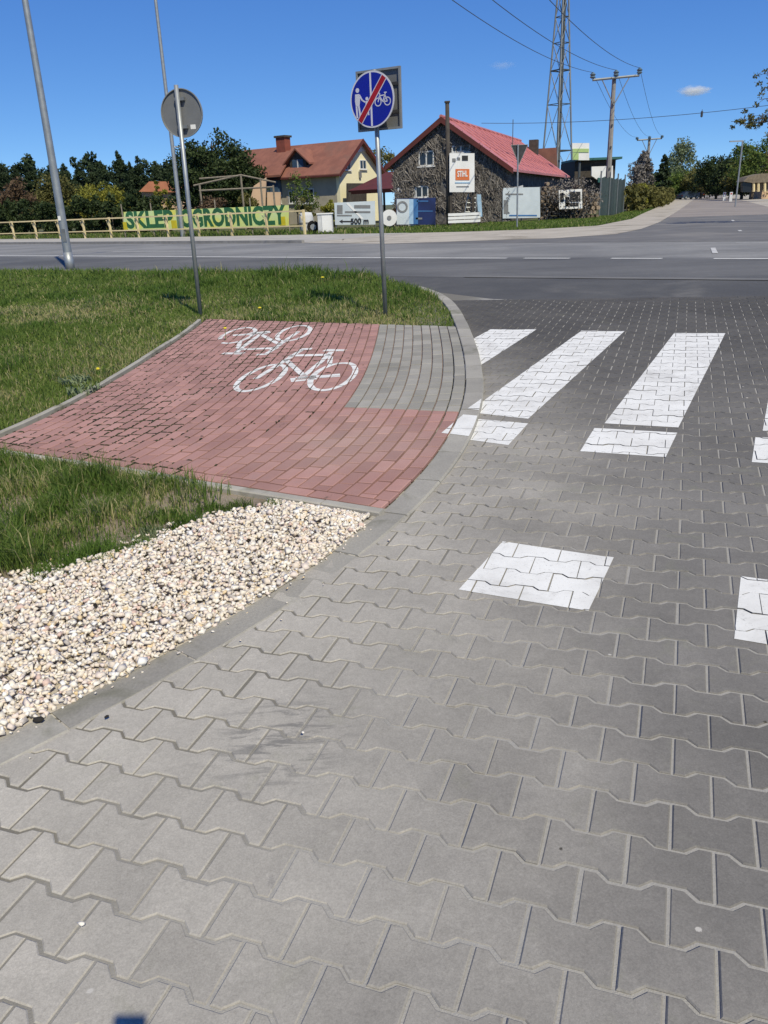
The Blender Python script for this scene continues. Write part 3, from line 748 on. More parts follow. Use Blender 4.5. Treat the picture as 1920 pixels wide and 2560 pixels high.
edging('edging', 'pale edging along the near edge of the red cycle path', [tuple(np.array(LOWA)-ld*.05-ln*.068), tuple(np.array(LOWB)-ld*.135-ln*.068)])
le_pts = [kpt(q, first+33*.1005+.068) for q in np.linspace(.2, ks_s[-1]-.2, 60)]
le_pts = [p for p in le_pts if 2.38 < p[1] < 7.95]
edging('edging', 'pale edging between cycle path and the long grass', le_pts, .05)

# ------------------------------------------------------------------ paint on paving: clipped to the tops so that the joints stay open
def painted(name, quads, label, cat, group, lift=.0016, only=None, zfix=None):
    vs, fs = [], []
    for qd in quads:
        qd = ccw(list(qd)); xs = [p[0] for p in qd]; ys = [p[1] for p in qd]; bx = (min(xs), max(xs), min(ys), max(ys))
        for poly, z in TOPS:
            if only and not only(z): continue
            if max(p[0] for p in poly) < bx[0] or min(p[0] for p in poly) > bx[1] or max(p[1] for p in poly) < bx[2] or min(p[1] for p in poly) > bx[3]: continue
            c = clip(poly, qd)
            if len(c) < 3 or abs(area(c)) < 2e-6: continue
            n = len(vs); vs += [(p[0], p[1], z+lift) for p in ccw(c)]; fs.append(tuple(range(n, n+len(c))))
    me = bpy.data.meshes.new(name); me.from_pydata(vs, [], fs); o = link(name, me, 'road_paint'); o.matrix_world = GRID
    return tag(o, label, cat, group)
def flat_strip(a, b, n=8):
    return
low = lambda z: z < .006
g_z = 'white crossing stripes'
painted('crossing_stripe', [[(-2.44, 3.75), (-1.94, 3.75), (-1.566, 7.25), (-2.09, 7.26)]], 'white crossing stripe worn away against the curved kerb', 'road marking', g_z, only=low)
painted('crossing_stripe', [[(-1.49, 3.80), (-1.024, 3.685), (-.615, 7.13), (-1.066, 7.16)]], 'long white crossing stripe whose near end touches the kerb', 'road marking', g_z)
painted('crossing_stripe', [[(-.50, 3.64), (-.03, 3.61), (.37, 7.02), (-.117, 7.02)]], 'long white crossing stripe right of the one touching the kerb', 'road marking', g_z)
painted('crossing_stripe', [[(.47, 3.60), (.95, 3.58), (1.34, 6.9), (.86, 6.92)]], 'white crossing stripe cut off by the right picture edge', 'road marking', g_z)
g_s = 'white crossing squares'
painted('crossing_square', [[(-1.483, 3.65), (-1.004, 3.572), (-1.041, 3.07), (-1.516, 3.19)]], 'white square painted half on the kerb and half on pavers', 'road marking', g_s)
painted('crossing_square', [[(-.554, 3.522), (-.035, 3.491), (-.091, 2.984), (-.588, 3.019)]], 'white square just below the second long stripe', 'road marking', g_s)
painted('crossing_square', [[(.42, 3.46), (.92, 3.43), (.87, 2.94), (.37, 2.97)]], 'white square sliver at the right edge below the cut off stripe', 'road marking', g_s)
painted('crossing_square', [[(-.776, 1.625), (-.269, 1.559), (-.323, 1.063), (-.854, 1.114)]], 'nearest whole white square alone on the pavers', 'road marking', g_s)
painted('crossing_square', [[(.24, 1.493), (.74, 1.44), (.69, .93), (.193, .982)]], 'nearest white square cut by the right picture edge', 'road marking', g_s)

# bicycle symbols
def seg_quad(a, b, w):
    a, b = np.array(a), np.array(b); d = b-a; d /= np.linalg.norm(d); n_ = np.array([-d[1], d[0]])*w/2; e = d*w*.15
    return [tuple(a+n_-e), tuple(a-n_-e), tuple(b-n_+e), tuple(b+n_+e)]
def ring(c, rx, ry, w, rot, a0=0, a1=360, n=30):
    out = []; cr, sr_ = math.cos(rot), math.sin(rot)
    def P(q, k): x, y = (rx-k)*math.cos(q), (ry-k*1.25)*math.sin(q); return (c[0]+x*cr-y*sr_, c[1]+x*sr_+y*cr)
    qs = np.linspace(R_(a0), R_(a1), n)
    for i in range(n-1): out.append([P(qs[i], 0), P(qs[i+1], 0), P(qs[i+1], w), P(qs[i], w)])
    return out
def bike():
    q = []
    q += ring((-3.64, 4.65), .205, .57, .055, R_(12)); q += ring((-2.97, 4.76), .215, .585, .055, R_(14))
    for a, b_, w in (((-3.665, 4.58), (-3.76, 5.42), .055), ((-3.755, 5.36), (-3.81, 5.79), .06), ((-3.81, 5.79), (-3.82, 5.93), .06), ((-3.83, 5.93), (-3.74, 5.95), .09), ((-3.81, 5.60), (-3.41, 5.66), .10),
                     ((-3.75, 5.38), (-3.26, 4.74), .06), ((-3.25, 4.74), (-3.40, 5.66), .055), ((-3.40, 5.60), (-3.445, 5.84), .06), ((-3.54, 5.88), (-3.33, 5.88), .10), ((-3.35, 5.58), (-3.20, 5.20), .05),
                     ((-3.27, 4.63), (-2.93, 4.77), .12), ((-3.28, 4.57), (-3.12, 4.66), .16)):
        q.append(seg_quad(a, b_, w))
    return q
b1 = bike()
hi = lambda z: z > .018
painted('bicycle_symbol', b1, 'white painted bicycle symbol upright on the red path', 'road marking', 'bicycle symbols', only=hi)
cx, cy = (-3.305+-4.72)/2, (4.70+6.86)/2
b0 = []
for qd in b1:
    rq = []
    for x, y in qd:
        dx, dy = x+3.305, y-4.70; a = R_(180+3.5); rq.append((-4.735+(dx*math.cos(a)-dy*math.sin(a))*1.03, 6.83+(dx*math.sin(a)+dy*math.cos(a))*.98))
    b0.append(rq)
b0 = [qd for i, qd in enumerate(b0) if i not in (31, 32, 33)]
painted('bicycle_symbol', b0, 'farther upside down bicycle symbol with a worn wheel', 'road marking', 'bicycle symbols', only=hi)

# ------------------------------------------------------------------ gravel bed and bare earth
def wl(pts): return [gw(*p)[:2] for p in pts]
def inside(poly, X, Y):
    poly = np.asarray(poly); r = np.zeros(len(X), bool); n = len(poly); j = n-1
    for i in range(n):
        xi, yi = poly[i]; xj, yj = poly[j]
        c = ((yi > Y) != (yj > Y)) & (X < (xj-xi)*(Y-yi)/(yj-yi+1e-12)+xi); r ^= c; j = i
    return r
kin = [kpt(s_, KW+.004) for s_ in np.linspace(.35, ks_s[-1], 120)]
kin_low = [(p[0]+.012, p[1]) for p in kin if -1.9 < p[1] < 1.67]
grav_left = [(-2.10, 1.72), (-2.26, 1.60), (-2.36, 1.36), (-2.50, 1.07), (-2.68, .83), (-2.86, .68), (-3.3, .30), (-3.9, -.2), (-4.2, -1.9)]
grav_poly = kin_low[::-1]+grav_left[::-1][::-1]
grav_poly = kin_low[::-1]                              # from the top corner down along the kerb
grav_poly = [(-1.48, 1.69)]+grav_poly+[(-4.2, -1.9)]+grav_left[::-1][1:]+[(-2.08, 1.73)]
mb = MB(); mb.add([(x, y, .004) for x, y in grav_poly], [tuple(range(len(grav_poly)))])
gb = mb.build('gravel_bed', 'sand'); gb.matrix_world = GRID; tag(gb, 'earth under the pale gravel strip', 'earth', kind='structure')
earth_poly = [(-4.75, 2.40), (-1.50, 1.78), (-1.9, 1.60), (-2.3, 1.25), (-2.6, .82), (-3.2, .35), (-4.6, -.6), (-6.5, 1)]
eb = MB().add([(x, y, -.004) for x, y in earth_poly], [tuple(range(len(earth_poly)))]).build('bare_patch', 'bare_earth'); eb.matrix_world = GRID
tag(eb, 'bare dry earth between grass tufts and gravel', 'earth', kind='structure')
ico_bm = bmesh.new(); bmesh.ops.create_icosphere(ico_bm, subdivisions=1, radius=1); ico_bm.verts.ensure_lookup_table()
IV = np.array([v.co[:] for v in ico_bm.verts]); IF = np.array([[v.index for v in f.verts] for f in ico_bm.faces]); ico_bm.free()
def rand_rot(n, rng):
    q = rng.normal(size=(n, 4)); q /= np.linalg.norm(q, axis=1)[:, None]; w, x, y, z = q.T
    return np.stack([np.stack([1-2*(y*y+z*z), 2*(x*y-z*w), 2*(x*z+y*w)], -1), np.stack([2*(x*y+z*w), 1-2*(x*x+z*z), 2*(y*z-x*w)], -1), np.stack([2*(x*z-y*w), 2*(y*z+x*w), 1-2*(x*x+y*y)], -1)], 1)
QV = np.array([(x, y, z) for z in (-.8, .8) for x, y in ((-.8, -.8), (.8, -.8), (.8, .8), (-.8, .8))])
QF = np.array([(3, 2, 1), (3, 1, 0), (4, 5, 6), (4, 6, 7), (0, 1, 5), (0, 5, 4), (1, 2, 6), (1, 6, 5), (2, 3, 7), (2, 7, 6), (3, 0, 4), (3, 4, 7)])
def stones(n, poly, smin, smax, layer, heap):
    P = np.asarray(poly); lo, hi_ = P.min(0), P.max(0); pts = []
    while sum(map(len, pts)) < n:
        c = RNG.uniform(lo, hi_, (n*2, 2)); pts.append(c[inside(poly, c[:, 0], c[:, 1])])
    c = np.concatenate(pts)[:n]
    sz = RNG.uniform(smin, smax, n)*RNG.choice([.65, .9, 1.1, 1.4], n, p=[.25, .4, .25, .1])
    kdist = c[:, 0]-(kx(c[:, 1])-KW)               # negative away from the kerb
    hz = heap*sm(-kdist/.35)+heap*.35*np.sin(c[:, 0]*7+c[:, 1]*3)*np.sin(c[:, 1]*6)
    sc = np.stack([sz, sz*RNG.uniform(.6, .95, n), sz*RNG.uniform(.4, .75, n)], 1)
    Vv = QV[None]*(1+RNG.uniform(-.45, .22, (n, 8, 3))); Vv = Vv*sc[:, None]
    Rm = rand_rot(n, RNG); tilt = np.einsum('nij,nkj->nki', Rm, Vv)
    tilt[..., 2] *= .8
    tilt += np.concatenate([c, (hz+layer+RNG.uniform(-.004, .008, n))[:, None]], 1)[:, None]
    Fi = (QF[None]+(np.arange(n)*8)[:, None, None])
    return tilt.reshape(-1, 3), Fi.reshape(-1, 3), np.repeat(RNG.random(n), 8)
v1, f1, r1 = stones(19000, grav_poly, .0095, .016, .008, .024)
v2, f2, r2 = stones(9000, grav_poly, .010, .017, .018, .026)
fringe = [(-2.05, 1.86), (-2.4, 1.60), (-2.62, 1.2), (-2.95, .8), (-3.4, .4), (-2.9, .5), (-2.4, 1.0), (-2.1, 1.5)]
v3, f3, r3 = stones(420, fringe, .009, .017, .010, .0)
v6, f6, r6 = stones(900, [(-2.12, 1.875), (-1.50, 1.770), (-1.50, 1.64), (-2.10, 1.71)], .009, .016, .014, .0)
spill = [(p[0]+.05, p[1]) for p in kin_low]+[(p[0]-.01, p[1]) for p in kin_low[::-1]]; v4, f4, r4 = stones(90, spill, .005, .010, .006, .0)
spill2 = [(p[0]+.24, p[1]) for p in kin_low]+[(p[0]+.02, p[1]) for p in kin_low[::-1]]; v5, f5, r5 = stones(18, spill2, .003, .007, .008, .0)
Vg = np.concatenate([v1, v2, v3, v4, v5, v6]); off_ = np.cumsum([0, len(v1), len(v2), len(v3), len(v4), len(v5)]); Fg = np.concatenate([f+o_ for f, o_ in zip((f1, f2, f3, f4, f5, f6), off_)]); rg = np.concatenate([r1, r2, r3, r4, r5, r6])
go = link('gravel', big_mesh('gravel', Vg, Fg, 3, rg), 'gravel'); go.matrix_world = GRID
tag(go, 'cream and pale pink crushed stone filling the strip along the kerb', 'gravel', kind='stuff')
# dark crumbs on the pavers
for i, (x, y, s_, lab) in enumerate(((85, 1565, .022, 'dark crumb of bark at the gravel corner by the kerb'), (232, 1556, .009, 'tiny dark crumb on the kerb right of the gravel corner'), (655, 1590, .007, 'small pale chip lying on the smeared paver'), (178, 2005, .010, 'pale round pebble lying on a paver at lower left'))):
    p = G(x, y); vv = IV*np.array([s_, s_*.6, s_*.5])*(1+RNG.uniform(-.25, .25, (12, 1)))
    o = link('pebble', big_mesh('pebble', vv, IF, 3, np.full(12, .3 if i > 1 else .99)), 'gravel' if i > 1 else 'dark_stone'); o.location = (p[0], p[1], p[2]+.012+s_*.3); o.rotation_euler[2] = i
    tag(o, lab, 'pebble')

# ------------------------------------------------------------------ grass
def blades(px, py, pz, h, w, lean, rng, colr):
    n = len(px); a = rng.uniform(0, 2*math.pi, n); b_ = rng.uniform(0, 2*math.pi, n)
    wx, wy = np.cos(a)*w/2, np.sin(a)*w/2; lx, ly = np.cos(b_)*lean*h, np.sin(b_)*lean*h
    z0 = np.zeros(n)
    v = np.stack([np.stack([px-wx, py-wy, pz], 1), np.stack([px+wx, py+wy, pz], 1),
                  np.stack([px+lx*.35+wx*.8, py+ly*.35+wy*.8, pz+h*.6], 1), np.stack([px+lx*.35-wx*.8, py+ly*.35-wy*.8, pz+h*.6], 1),
                  np.stack([px+lx, py+ly, pz+h*(1-.35*lean)], 1)], 1).reshape(-1, 3)
    i = np.arange(n)[:, None]*5
    f = np.concatenate([i+np.array([[0, 1, 2]]), i+np.array([[0, 2, 3]]), i+np.array([[3, 2, 4]])], 1).reshape(-1, 3)
    return v, f, np.repeat(colr, 5)
def vnoise(x, y, s, seed):
    r = np.random.default_rng(seed); T = r.random((64, 64)); x = x/s; y = y/s; xi = np.floor(x).astype(int); yi = np.floor(y).astype(int); fx, fy = x-xi, y-yi; fx = fx*fx*(3-2*fx); fy = fy*fy*(3-2*fy)
    g_ = lambda a, b_: T[a % 64, b_ % 64]
    return (g_(xi, yi)*(1-fx)+g_(xi+1, yi)*fx)*(1-fy)+(g_(xi, yi+1)*(1-fx)+g_(xi+1, yi+1)*fx)*fy
def sample(poly, n, rng, dens=None):
    P = np.asarray(poly); lo, hi_ = P.min(0), P.max(0); out = []; got = 0
    while got < n:
        c = rng.uniform(lo, hi_, (60000, 2)); c = c[inside(poly, c[:, 0], c[:, 1])]
        if dens is not None: c = c[rng.random(len(c)) < dens(c[:, 0], c[:, 1])]
        out.append(c); got += len(c)
    return np.concatenate(out)[:n]
le_world = [gw(p[0]-.06, p[1])[:2] for p in le_pts]
kin_up = [gw(p[0], p[1])[:2] for p in kin if p[1] > 7.35]
vergeA = [np.array([-4.6, 4.6])]+le_world[::1]+[gw(-5.75, 8.0)[:2], gw(-2.62, 7.40)[:2]]+kin_up[:-6]+[rt(9, 12.9)[:2], rt(12, 13.0)[:2], rt(20, 13.1)[:2], rt(34, 13.1)[:2], np.array([-22, 30]), np.array([-8, 9])]
rng = np.random.default_rng(11)
def dA(x, y): D = np.hypot(x, y); return np.clip((6.0/np.maximum(D, 5))**1.45, 0, 1)
c = sample(vergeA, 230000, rng, dA); X, Y = c.T; D = np.hypot(X, Y)
nroad = 13.0-(X*NR[0]+Y*NR[1])
tall = vnoise(X, Y, 1.1, 3)*.6+vnoise(X, Y, .35, 5)*.4
dry = vnoise(X, Y, 1.7, 9)*.55+vnoise(X, Y, .5, 10)*.45
gpx = np.array([np.array(p) for p in le_world])
# distance to the path field: short, dry trampled turf there
gxx = (np.c_[X, Y, np.zeros_like(X)]-np.array([0, 0, 0]))@XC+GC[0]; gyy = (np.c_[X, Y, np.zeros_like(X)])@YC+GC[1]
dpath = np.where(gyy > 7.6, gyy-7.7+.17*(gxx+4), (-4.72-.075*np.maximum(gyy-3, 0)**1.5)-gxx)
short = 1-sm(dpath/2.4); h = (.035+.105*tall*(1-.7*short)+.07*sm((3.5-nroad)/3))*rng.uniform(.55, 1.25, len(X))
h *= np.where((rng.random(len(X)) < .03), 1.5, 1)
colr = np.clip(.1+.75*rng.random(len(X))*(.5+.8*dry)+.28*short*rng.random(len(X)), 0, .84)
colr = np.where(rng.random(len(X)) < .03+.40*short*sm((dry-.25)/.4)+.12*sm((dry-.52)/.2), .98, colr)
w_ = .0050*np.maximum(1, D/5.5)*rng.uniform(.7, 1.4, len(X))
broad = (vnoise(X, Y, .55, 41) > .70) & (rng.random(len(X)) < .30); w_ = np.where(broad, w_*3.6, w_); h = np.where(broad, h*.55, h); colr = np.where(broad, .55+.25*rng.random(len(X)), colr)
clump = vnoise(X, Y, .40, 43)*vnoise(X, Y, 1.3, 44) > .46; h = np.where(clump, h*1.55, h); colr = np.where(clump & (colr < .85), colr*.35, colr)
thatch = (vnoise(X, Y, .9, 45) > .66) & (rng.random(len(X)) < .45); h = np.where(thatch, h*.55, h); colr = np.where(thatch, .97, colr)
V_, F_, r_ = blades(X, Y, terr(X, Y)-.035, h+.03, w_, rng.uniform(.1, .75, len(X)), rng, colr)
tag(link('grass', big_mesh('grass', V_, F_, 3, r_), 'grass_blade'), 'uneven green and straw coloured grass between cycle path and main road', 'grass', kind='stuff')
vergeB = [gw(p[0], p[1])[:2] for p in [(-4.9, 2.40), (-3.9, 2.22), (-3.0, 2.07), (-2.40, 1.95), (-2.42, 1.60), (-2.55, 1.20), (-2.72, .93), (-2.98, .72), (-3.5, .35), (-5.0, -.6), (-6.5, 1.2)]]
def dB(x, y):
    g_ = (np.c_[x, y, np.zeros_like(x)])@XC+GC[0]; return np.clip(.16+1.3*sm((-2.38-g_)/.5)*(.25+.75*(vnoise(x, y, .24, 21) > .34)), 0, 1)
c = sample(vergeB, 48000, rng, dB); X, Y = c.T
tl_ = vnoise(X, Y, .22, 22); h = (.035+.15*tl_*tl_+.05*(vnoise(X, Y, .24, 21) > .55))*rng.uniform(.5, 1.3, len(X)); colr = np.clip((.35+.6*vnoise(X, Y, .35, 24))*rng.random(len(X)), 0, .84); colr = np.where(rng.random(len(X)) < .07+.30*(vnoise(X, Y, .30, 23) > .62), .97, colr)
V_, F_, r_ = blades(X, Y, terr(X, Y)-.01, h, .0045*rng.uniform(.7, 1.4, len(X)), rng.uniform(.15, .8, len(X)), rng, colr)
tag(link('grass', big_mesh('grass', V_, F_, 3, r_), 'grass_blade'), 'clumpy tall grass at left between cycle path and gravel', 'grass', kind='stuff')
# single tufts one can point at
def tuft(px, n, hmin, hmax, spread, lab, material='tuft_blade', name='grass_tuft', cat='grass tuft'):
    p = G(*px); r = np.sqrt(rng.random(n))*spread; a = rng.uniform(0, 6.28, n)
    X, Y = r*np.cos(a), r*np.sin(a)
    V_, F_, r_ = blades(X, Y, np.full(n, -.01), rng.uniform(hmin, hmax, n)*(1-.4*r/spread), rng.uniform(.003, .006, n), rng.uniform(.15, .8, n), rng, rng.random(n)*.8)
    o = link(name, big_mesh(name, V_, F_, 3, r_), material); o.location = p
    return tag(o, lab, cat, 'grass tufts beside the gravel')
tuft((410, 1140), 420, .06, .15, .085, 'bright green grass tuft at the gravel edge left of the dark spiky plant')
tuft((205, 1215), 800, .08, .17, .14, 'largest dark green tuft overhanging the gravel at left')
tuft((515, 1105), 260, .05, .13, .09, 'grey green spiky plant against the edging at the gravel tip', 'leaf_green')
tuft((590, 1098), 200, .04, .10, .07, 'short sprouting tuft on the edging above the gravel tip', 'leaf_green')
tuft((255, 1060), 380, .06, .16, .12, 'tuft of grass leaning over the near edging of the cycle path')
tuft((120, 1020), 380, .06, .15, .13, 'grass tuft overlapping the edging near the left picture edge')
tuft((655, 1100), 26, .03, .09, .03, 'thin sprig poking up by the edging above the gravel', 'leaf_green')
tuft((325, 1155), 300, .03, .08, .10, 'low pale weed tuft between the two taller tufts', 'leaf_pale')
tuft((300, 1195), 420, .05, .13, .10, 'green tuft right of the largest tuft at the gravel edge')
tuft((365, 1120), 300, .04, .10, .09, 'short tuft behind the low pale weed near the edging')
tuft((455, 1105), 240, .04, .11, .08, 'short tuft between bright tuft and spiky plant')
tuft((110, 1250), 380, .06, .14, .11, 'green tuft left of the largest tuft at the gravel edge')
tuft((870, 660), 420, .12, .30, .55, 'tall grass clump right of the blue sign post', 'tuft_blade')
tuft((60, 720), 420, .12, .24, .45, 'dark lush grass clump at the left picture edge', 'tuft_blade')
# dandelions and pale weeds
for i, (x, y, lab) in enumerate(((216, 835, 'yellow dandelion near the cycle path edging at left'), (562, 692, 'yellow dandelion just above the cycle path corner'), (697, 620, 'yellow dandelion in the grass left of the blue sign'), (488, 740, 'yellow dandelion beside the farther bicycle symbol'))):
    p = G(x, y); d = empty('dandelion', p, 0, lab, 'flower', 'dandelions in the grass'); s_ = max(1., p[1]/8)
    MB().tube([(0, 0, -.02), (.004, 0, .09), (.008, 0, .16)], .003*s_, 5).build('stem', 'weed_leaf', d)
    MB().lathe([(.004*s_, .155), (.018*s_, .165), (.014*s_, .176), (.004*s_, .180)], (.008, 0, 0), 9).build('flower_head', 'flower', d)
for i, (x, y) in enumerate(((165, 828), (185, 850))):
    p = G(x, y); n = 90; r = np.sqrt(rng.random(n))*.16; a = rng.uniform(0, 6.28, n)
    V_, F_, r_ = blades(r*np.cos(a), r*np.sin(a), np.zeros(n), rng.uniform(.05, .12, n), rng.uniform(.01, .02, n), rng.uniform(.6, 1.2, n), rng, rng.random(n)*.8)
    o = link('broadleaf_weed', big_mesh('broadleaf_weed', V_, F_, 3, r_), 'leaf_pale'); o.location = p
    tag(o, ['pale broad leaved weed patch in grass at left, upper one', 'pale broad leaved weed patch in grass at left, lower one'][i], 'weed', 'pale weeds in the grass')

# ================================================================== things standing round the junction
UP = np.array([0, 0, 1.])
def bicycle_prims(c, ex, ez, sc):
    """strokes of the little bicycle pictogram in a sign plane -> list of quads (3-D)"""
    return []
# ---- blue round sign (end of shared path), seen from the front
def sign_frame(base, yaw):
    ex = np.array([math.cos(yaw), math.sin(yaw), 0]); ny = np.array([math.sin(yaw), -math.cos(yaw), 0])   # ex: to the viewer's right, ny: towards the viewer
    return ex, ny
def disc(mb, c, ex, ny, r, t, seg=48, r_in=0):
    c = np.array(c, float); P = [c+r*(math.cos(2*math.pi*k/seg)*ex+math.sin(2*math.pi*k/seg)*UP) for k in range(seg)]
    mb.prism(P, ny*t); return mb
def flatpoly(mb, c, ex, ny, pts, lift, t=.0012):
    mb.prism([np.array(c)+ex*x+UP*y+ny*lift for x, y in pts], ny*t); return mb
def stroke(mb, c, ex, ny, a, b, w, lift, t=.0012):
    a, b = np.array(a, float), np.array(b, float); d = (b-a)/np.linalg.norm(b-a); n_ = np.array([-d[1], d[0]])*w/2
    return flatpoly(mb, c, ex, ny, [a+n_, a-n_, b-n_, b+n_], lift, t)
B2 = G(833, 680); ex, ny = sign_frame(B2, R_(31)); ny = -np.array([math.sin(R_(31)), math.cos(R_(31)), 0]); ex = np.array([math.cos(R_(31)), -math.sin(R_(31)), 0])
s2 = empty('road_sign', B2, 0, 'round blue sign with red slash, pedestrians and bicycle, on grey post', 'road sign')
lean = np.array([-.030, 0, 0])
MB().tube([B2+[0, 0, -.2], B2+lean*.5+[0, 0, 1.4], B2+lean+[0, 0, 2.88]], .030, 14).build('post', 'galvanised', s2, B2, True)
C2 = B2+lean*.95+[0, 0, 2.555]+ny*.075
o = disc(MB(), C2, ex, ny, .308, .006).build('disc', 'sign_white', s2, B2)
disc(MB(), C2-ny*.004, ex, ny, .312, .0035).build('rim', 'sign_edge', s2, B2)
disc(MB(), C2+ny*.0062, ex, ny, .290, .0012).build('blue_field', 'sign_blue', s2, B2)
stroke(MB(), C2, ex, ny, (-.012, -.289), (-.012, .289), .024, .0076).build('divider', 'sign_white', s2, B2)
# adult, child and bicycle pictograms
mb = MB(); cP = C2
flatpoly(mb, cP, ex, ny, [(-.200+.026*math.cos(q), .115+.026*math.sin(q)) for q in np.linspace(0, 6.283, 13)[:-1]], .0078)
flatpoly(mb, cP, ex, ny, [(-.235, .075), (-.175, .075), (-.165, .02), (-.178, -.055), (-.232, -.055), (-.24, .0)], .0078)
stroke(mb, cP, ex, ny, (-.222, -.05), (-.216, -.185), .024, .0078); stroke(mb, cP, ex, ny, (-.190, -.05), (-.172, -.18), .024, .0078)
stroke(mb, cP, ex, ny, (-.175, .065), (-.135, .0), .018, .0078); stroke(mb, cP, ex, ny, (-.137, .004), (-.095, -.02), .016, .0078)
mb.build('adult_figure', 'sign_white', s2, B2)
mb = MB()
flatpoly(mb, cP, ex, ny, [(-.070+.02*math.cos(q), .015+.02*math.sin(q)) for q in np.linspace(0, 6.283, 11)[:-1]], .0078)
flatpoly(mb, cP, ex, ny, [(-.09, -.01), (-.05, -.01), (-.046, -.09), (-.094, -.09)], .0078)
stroke(mb, cP, ex, ny, (-.082, -.085), (-.08, -.165), .016, .0078); stroke(mb, cP, ex, ny, (-.058, -.085), (-.052, -.165), .016, .0078)
mb.build('child_figure', 'sign_white', s2, B2)
mb = MB()
for wc in ((.085, -.035), (.215, -.035)):
    qs = np.linspace(0, 2*math.pi, 19)
    for i in range(18): flatpoly(mb, cP, ex, ny, [(wc[0]+r_*math.cos(q), wc[1]+r_*math.sin(q)) for r_, q in ((.048, qs[i]), (.048, qs[i+1]), (.037, qs[i+1]), (.037, qs[i]))], .0078)
for a_, b_ in (((.085, -.035), (.115, .055)), ((.115, .055), (.095, .06)), ((.105, .03), (.185, .035)), ((.108, .03), (.15, -.035)), ((.15, -.035), (.19, .055)), ((.215, -.035), (.183, .035)), ((.15, -.035), (.215, -.035)), ((.172, .06), (.208, .06))):
    stroke(mb, cP, ex, ny, a_, b_, .012, .0078)
mb.build('bicycle_pictogram', 'sign_white', s2, B2)
stroke(MB(), C2, ex, ny, (-.185, -.235), (.185, .235), .082, .0092).build('slash_border', 'sign_white', s2, B2)
stroke(MB(), C2, ex, ny, (-.180, -.230), (.180, .230), .062, .0106).build('red_slash', 'sign_red', s2, B2)
for z in (2.40, 2.72): MB().box(B2+lean*.9+[0, 0, z]+ny*.035, (.10, .07, .035), -R_(31)).build('bracket', 'galvanised_dark', s2, B2)
# the square sign facing the other way, its back showing behind the disc
s2b = empty('road_sign', B2+[0, 0, 2.24], 0, 'dark back of a square sign behind the round blue one', 'road sign')
CB = B2+lean*.95+[0, 0, 2.56]-ny*.075+ex*.015
mb = MB(); mb.obox(CB-ex*.31-UP*.335, ex*.62, UP*.67, -ny*.003); mb.build('panel', 'sign_back', s2b, B2+[0, 0, 2.24])
mb = MB()
for a_, w in ((-.31, .024), (.286, .024)): mb.obox(CB+ex*a_-UP*.335, ex*w, UP*.67, ny*.028)
for a_ in (-.335, .311): mb.obox(CB-ex*.285+UP*a_, ex*.57, UP*.024, ny*.028)
mb.build('frame', 'sign_edge', s2b, B2+[0, 0, 2.24])
for a_ in (-.16, .14): MB().obox(CB-ex*.284+UP*a_, ex*.568, UP*.035, ny*.018).build('rail', 'sign_panel_dark', s2b, B2+[0, 0, 2.24])

# ---- back of the round sign on the left
B1 = G(433, 680); s1 = empty('road_sign', B1, 0, 'grey back of a round sign on a leaning post', 'road sign')
l1 = np.array([.04, 0, 0]); n1 = -np.array([math.sin(R_(13)), math.cos(R_(13)), 0]); e1 = np.array([math.cos(R_(13)), -math.sin(R_(13)), 0])
MB().tube([B1+[0, 0, -.2], B1+l1*.5+[0, 0, 1.5], B1+l1+[0, 0, 3.0]], .030, 14).build('post', 'galvanised', s1, B1, True)
C1 = B1+l1*.9+[.0, 0, 2.665]-n1*.055+e1*.02
disc(MB(), C1, e1, n1, .298, -.004).build('disc', 'sign_back', s1, B1)
mb = MB(); qs = np.linspace(0, 2*math.pi, 49)
for i in range(48): mb.prism([C1+r_*(math.cos(q)*e1+math.sin(q)*UP) for r_, q in ((.302, qs[i]), (.302, qs[i+1]), (.291, qs[i+1]), (.291, qs[i]))], n1*.022)
mb.build('rim', 'sign_edge', s1, B1)
for z in (-.17, .17): MB().obox(C1-e1*.07+UP*(z-.02), e1*.14, UP*.04, n1*.05).build('bracket', 'galvanised_dark', s1, B1)
MB().obox(C1+e1*.10+UP*-.20, e1*.075, UP*.055, n1*.0016).build('sticker', 'white_board', s1, B1)

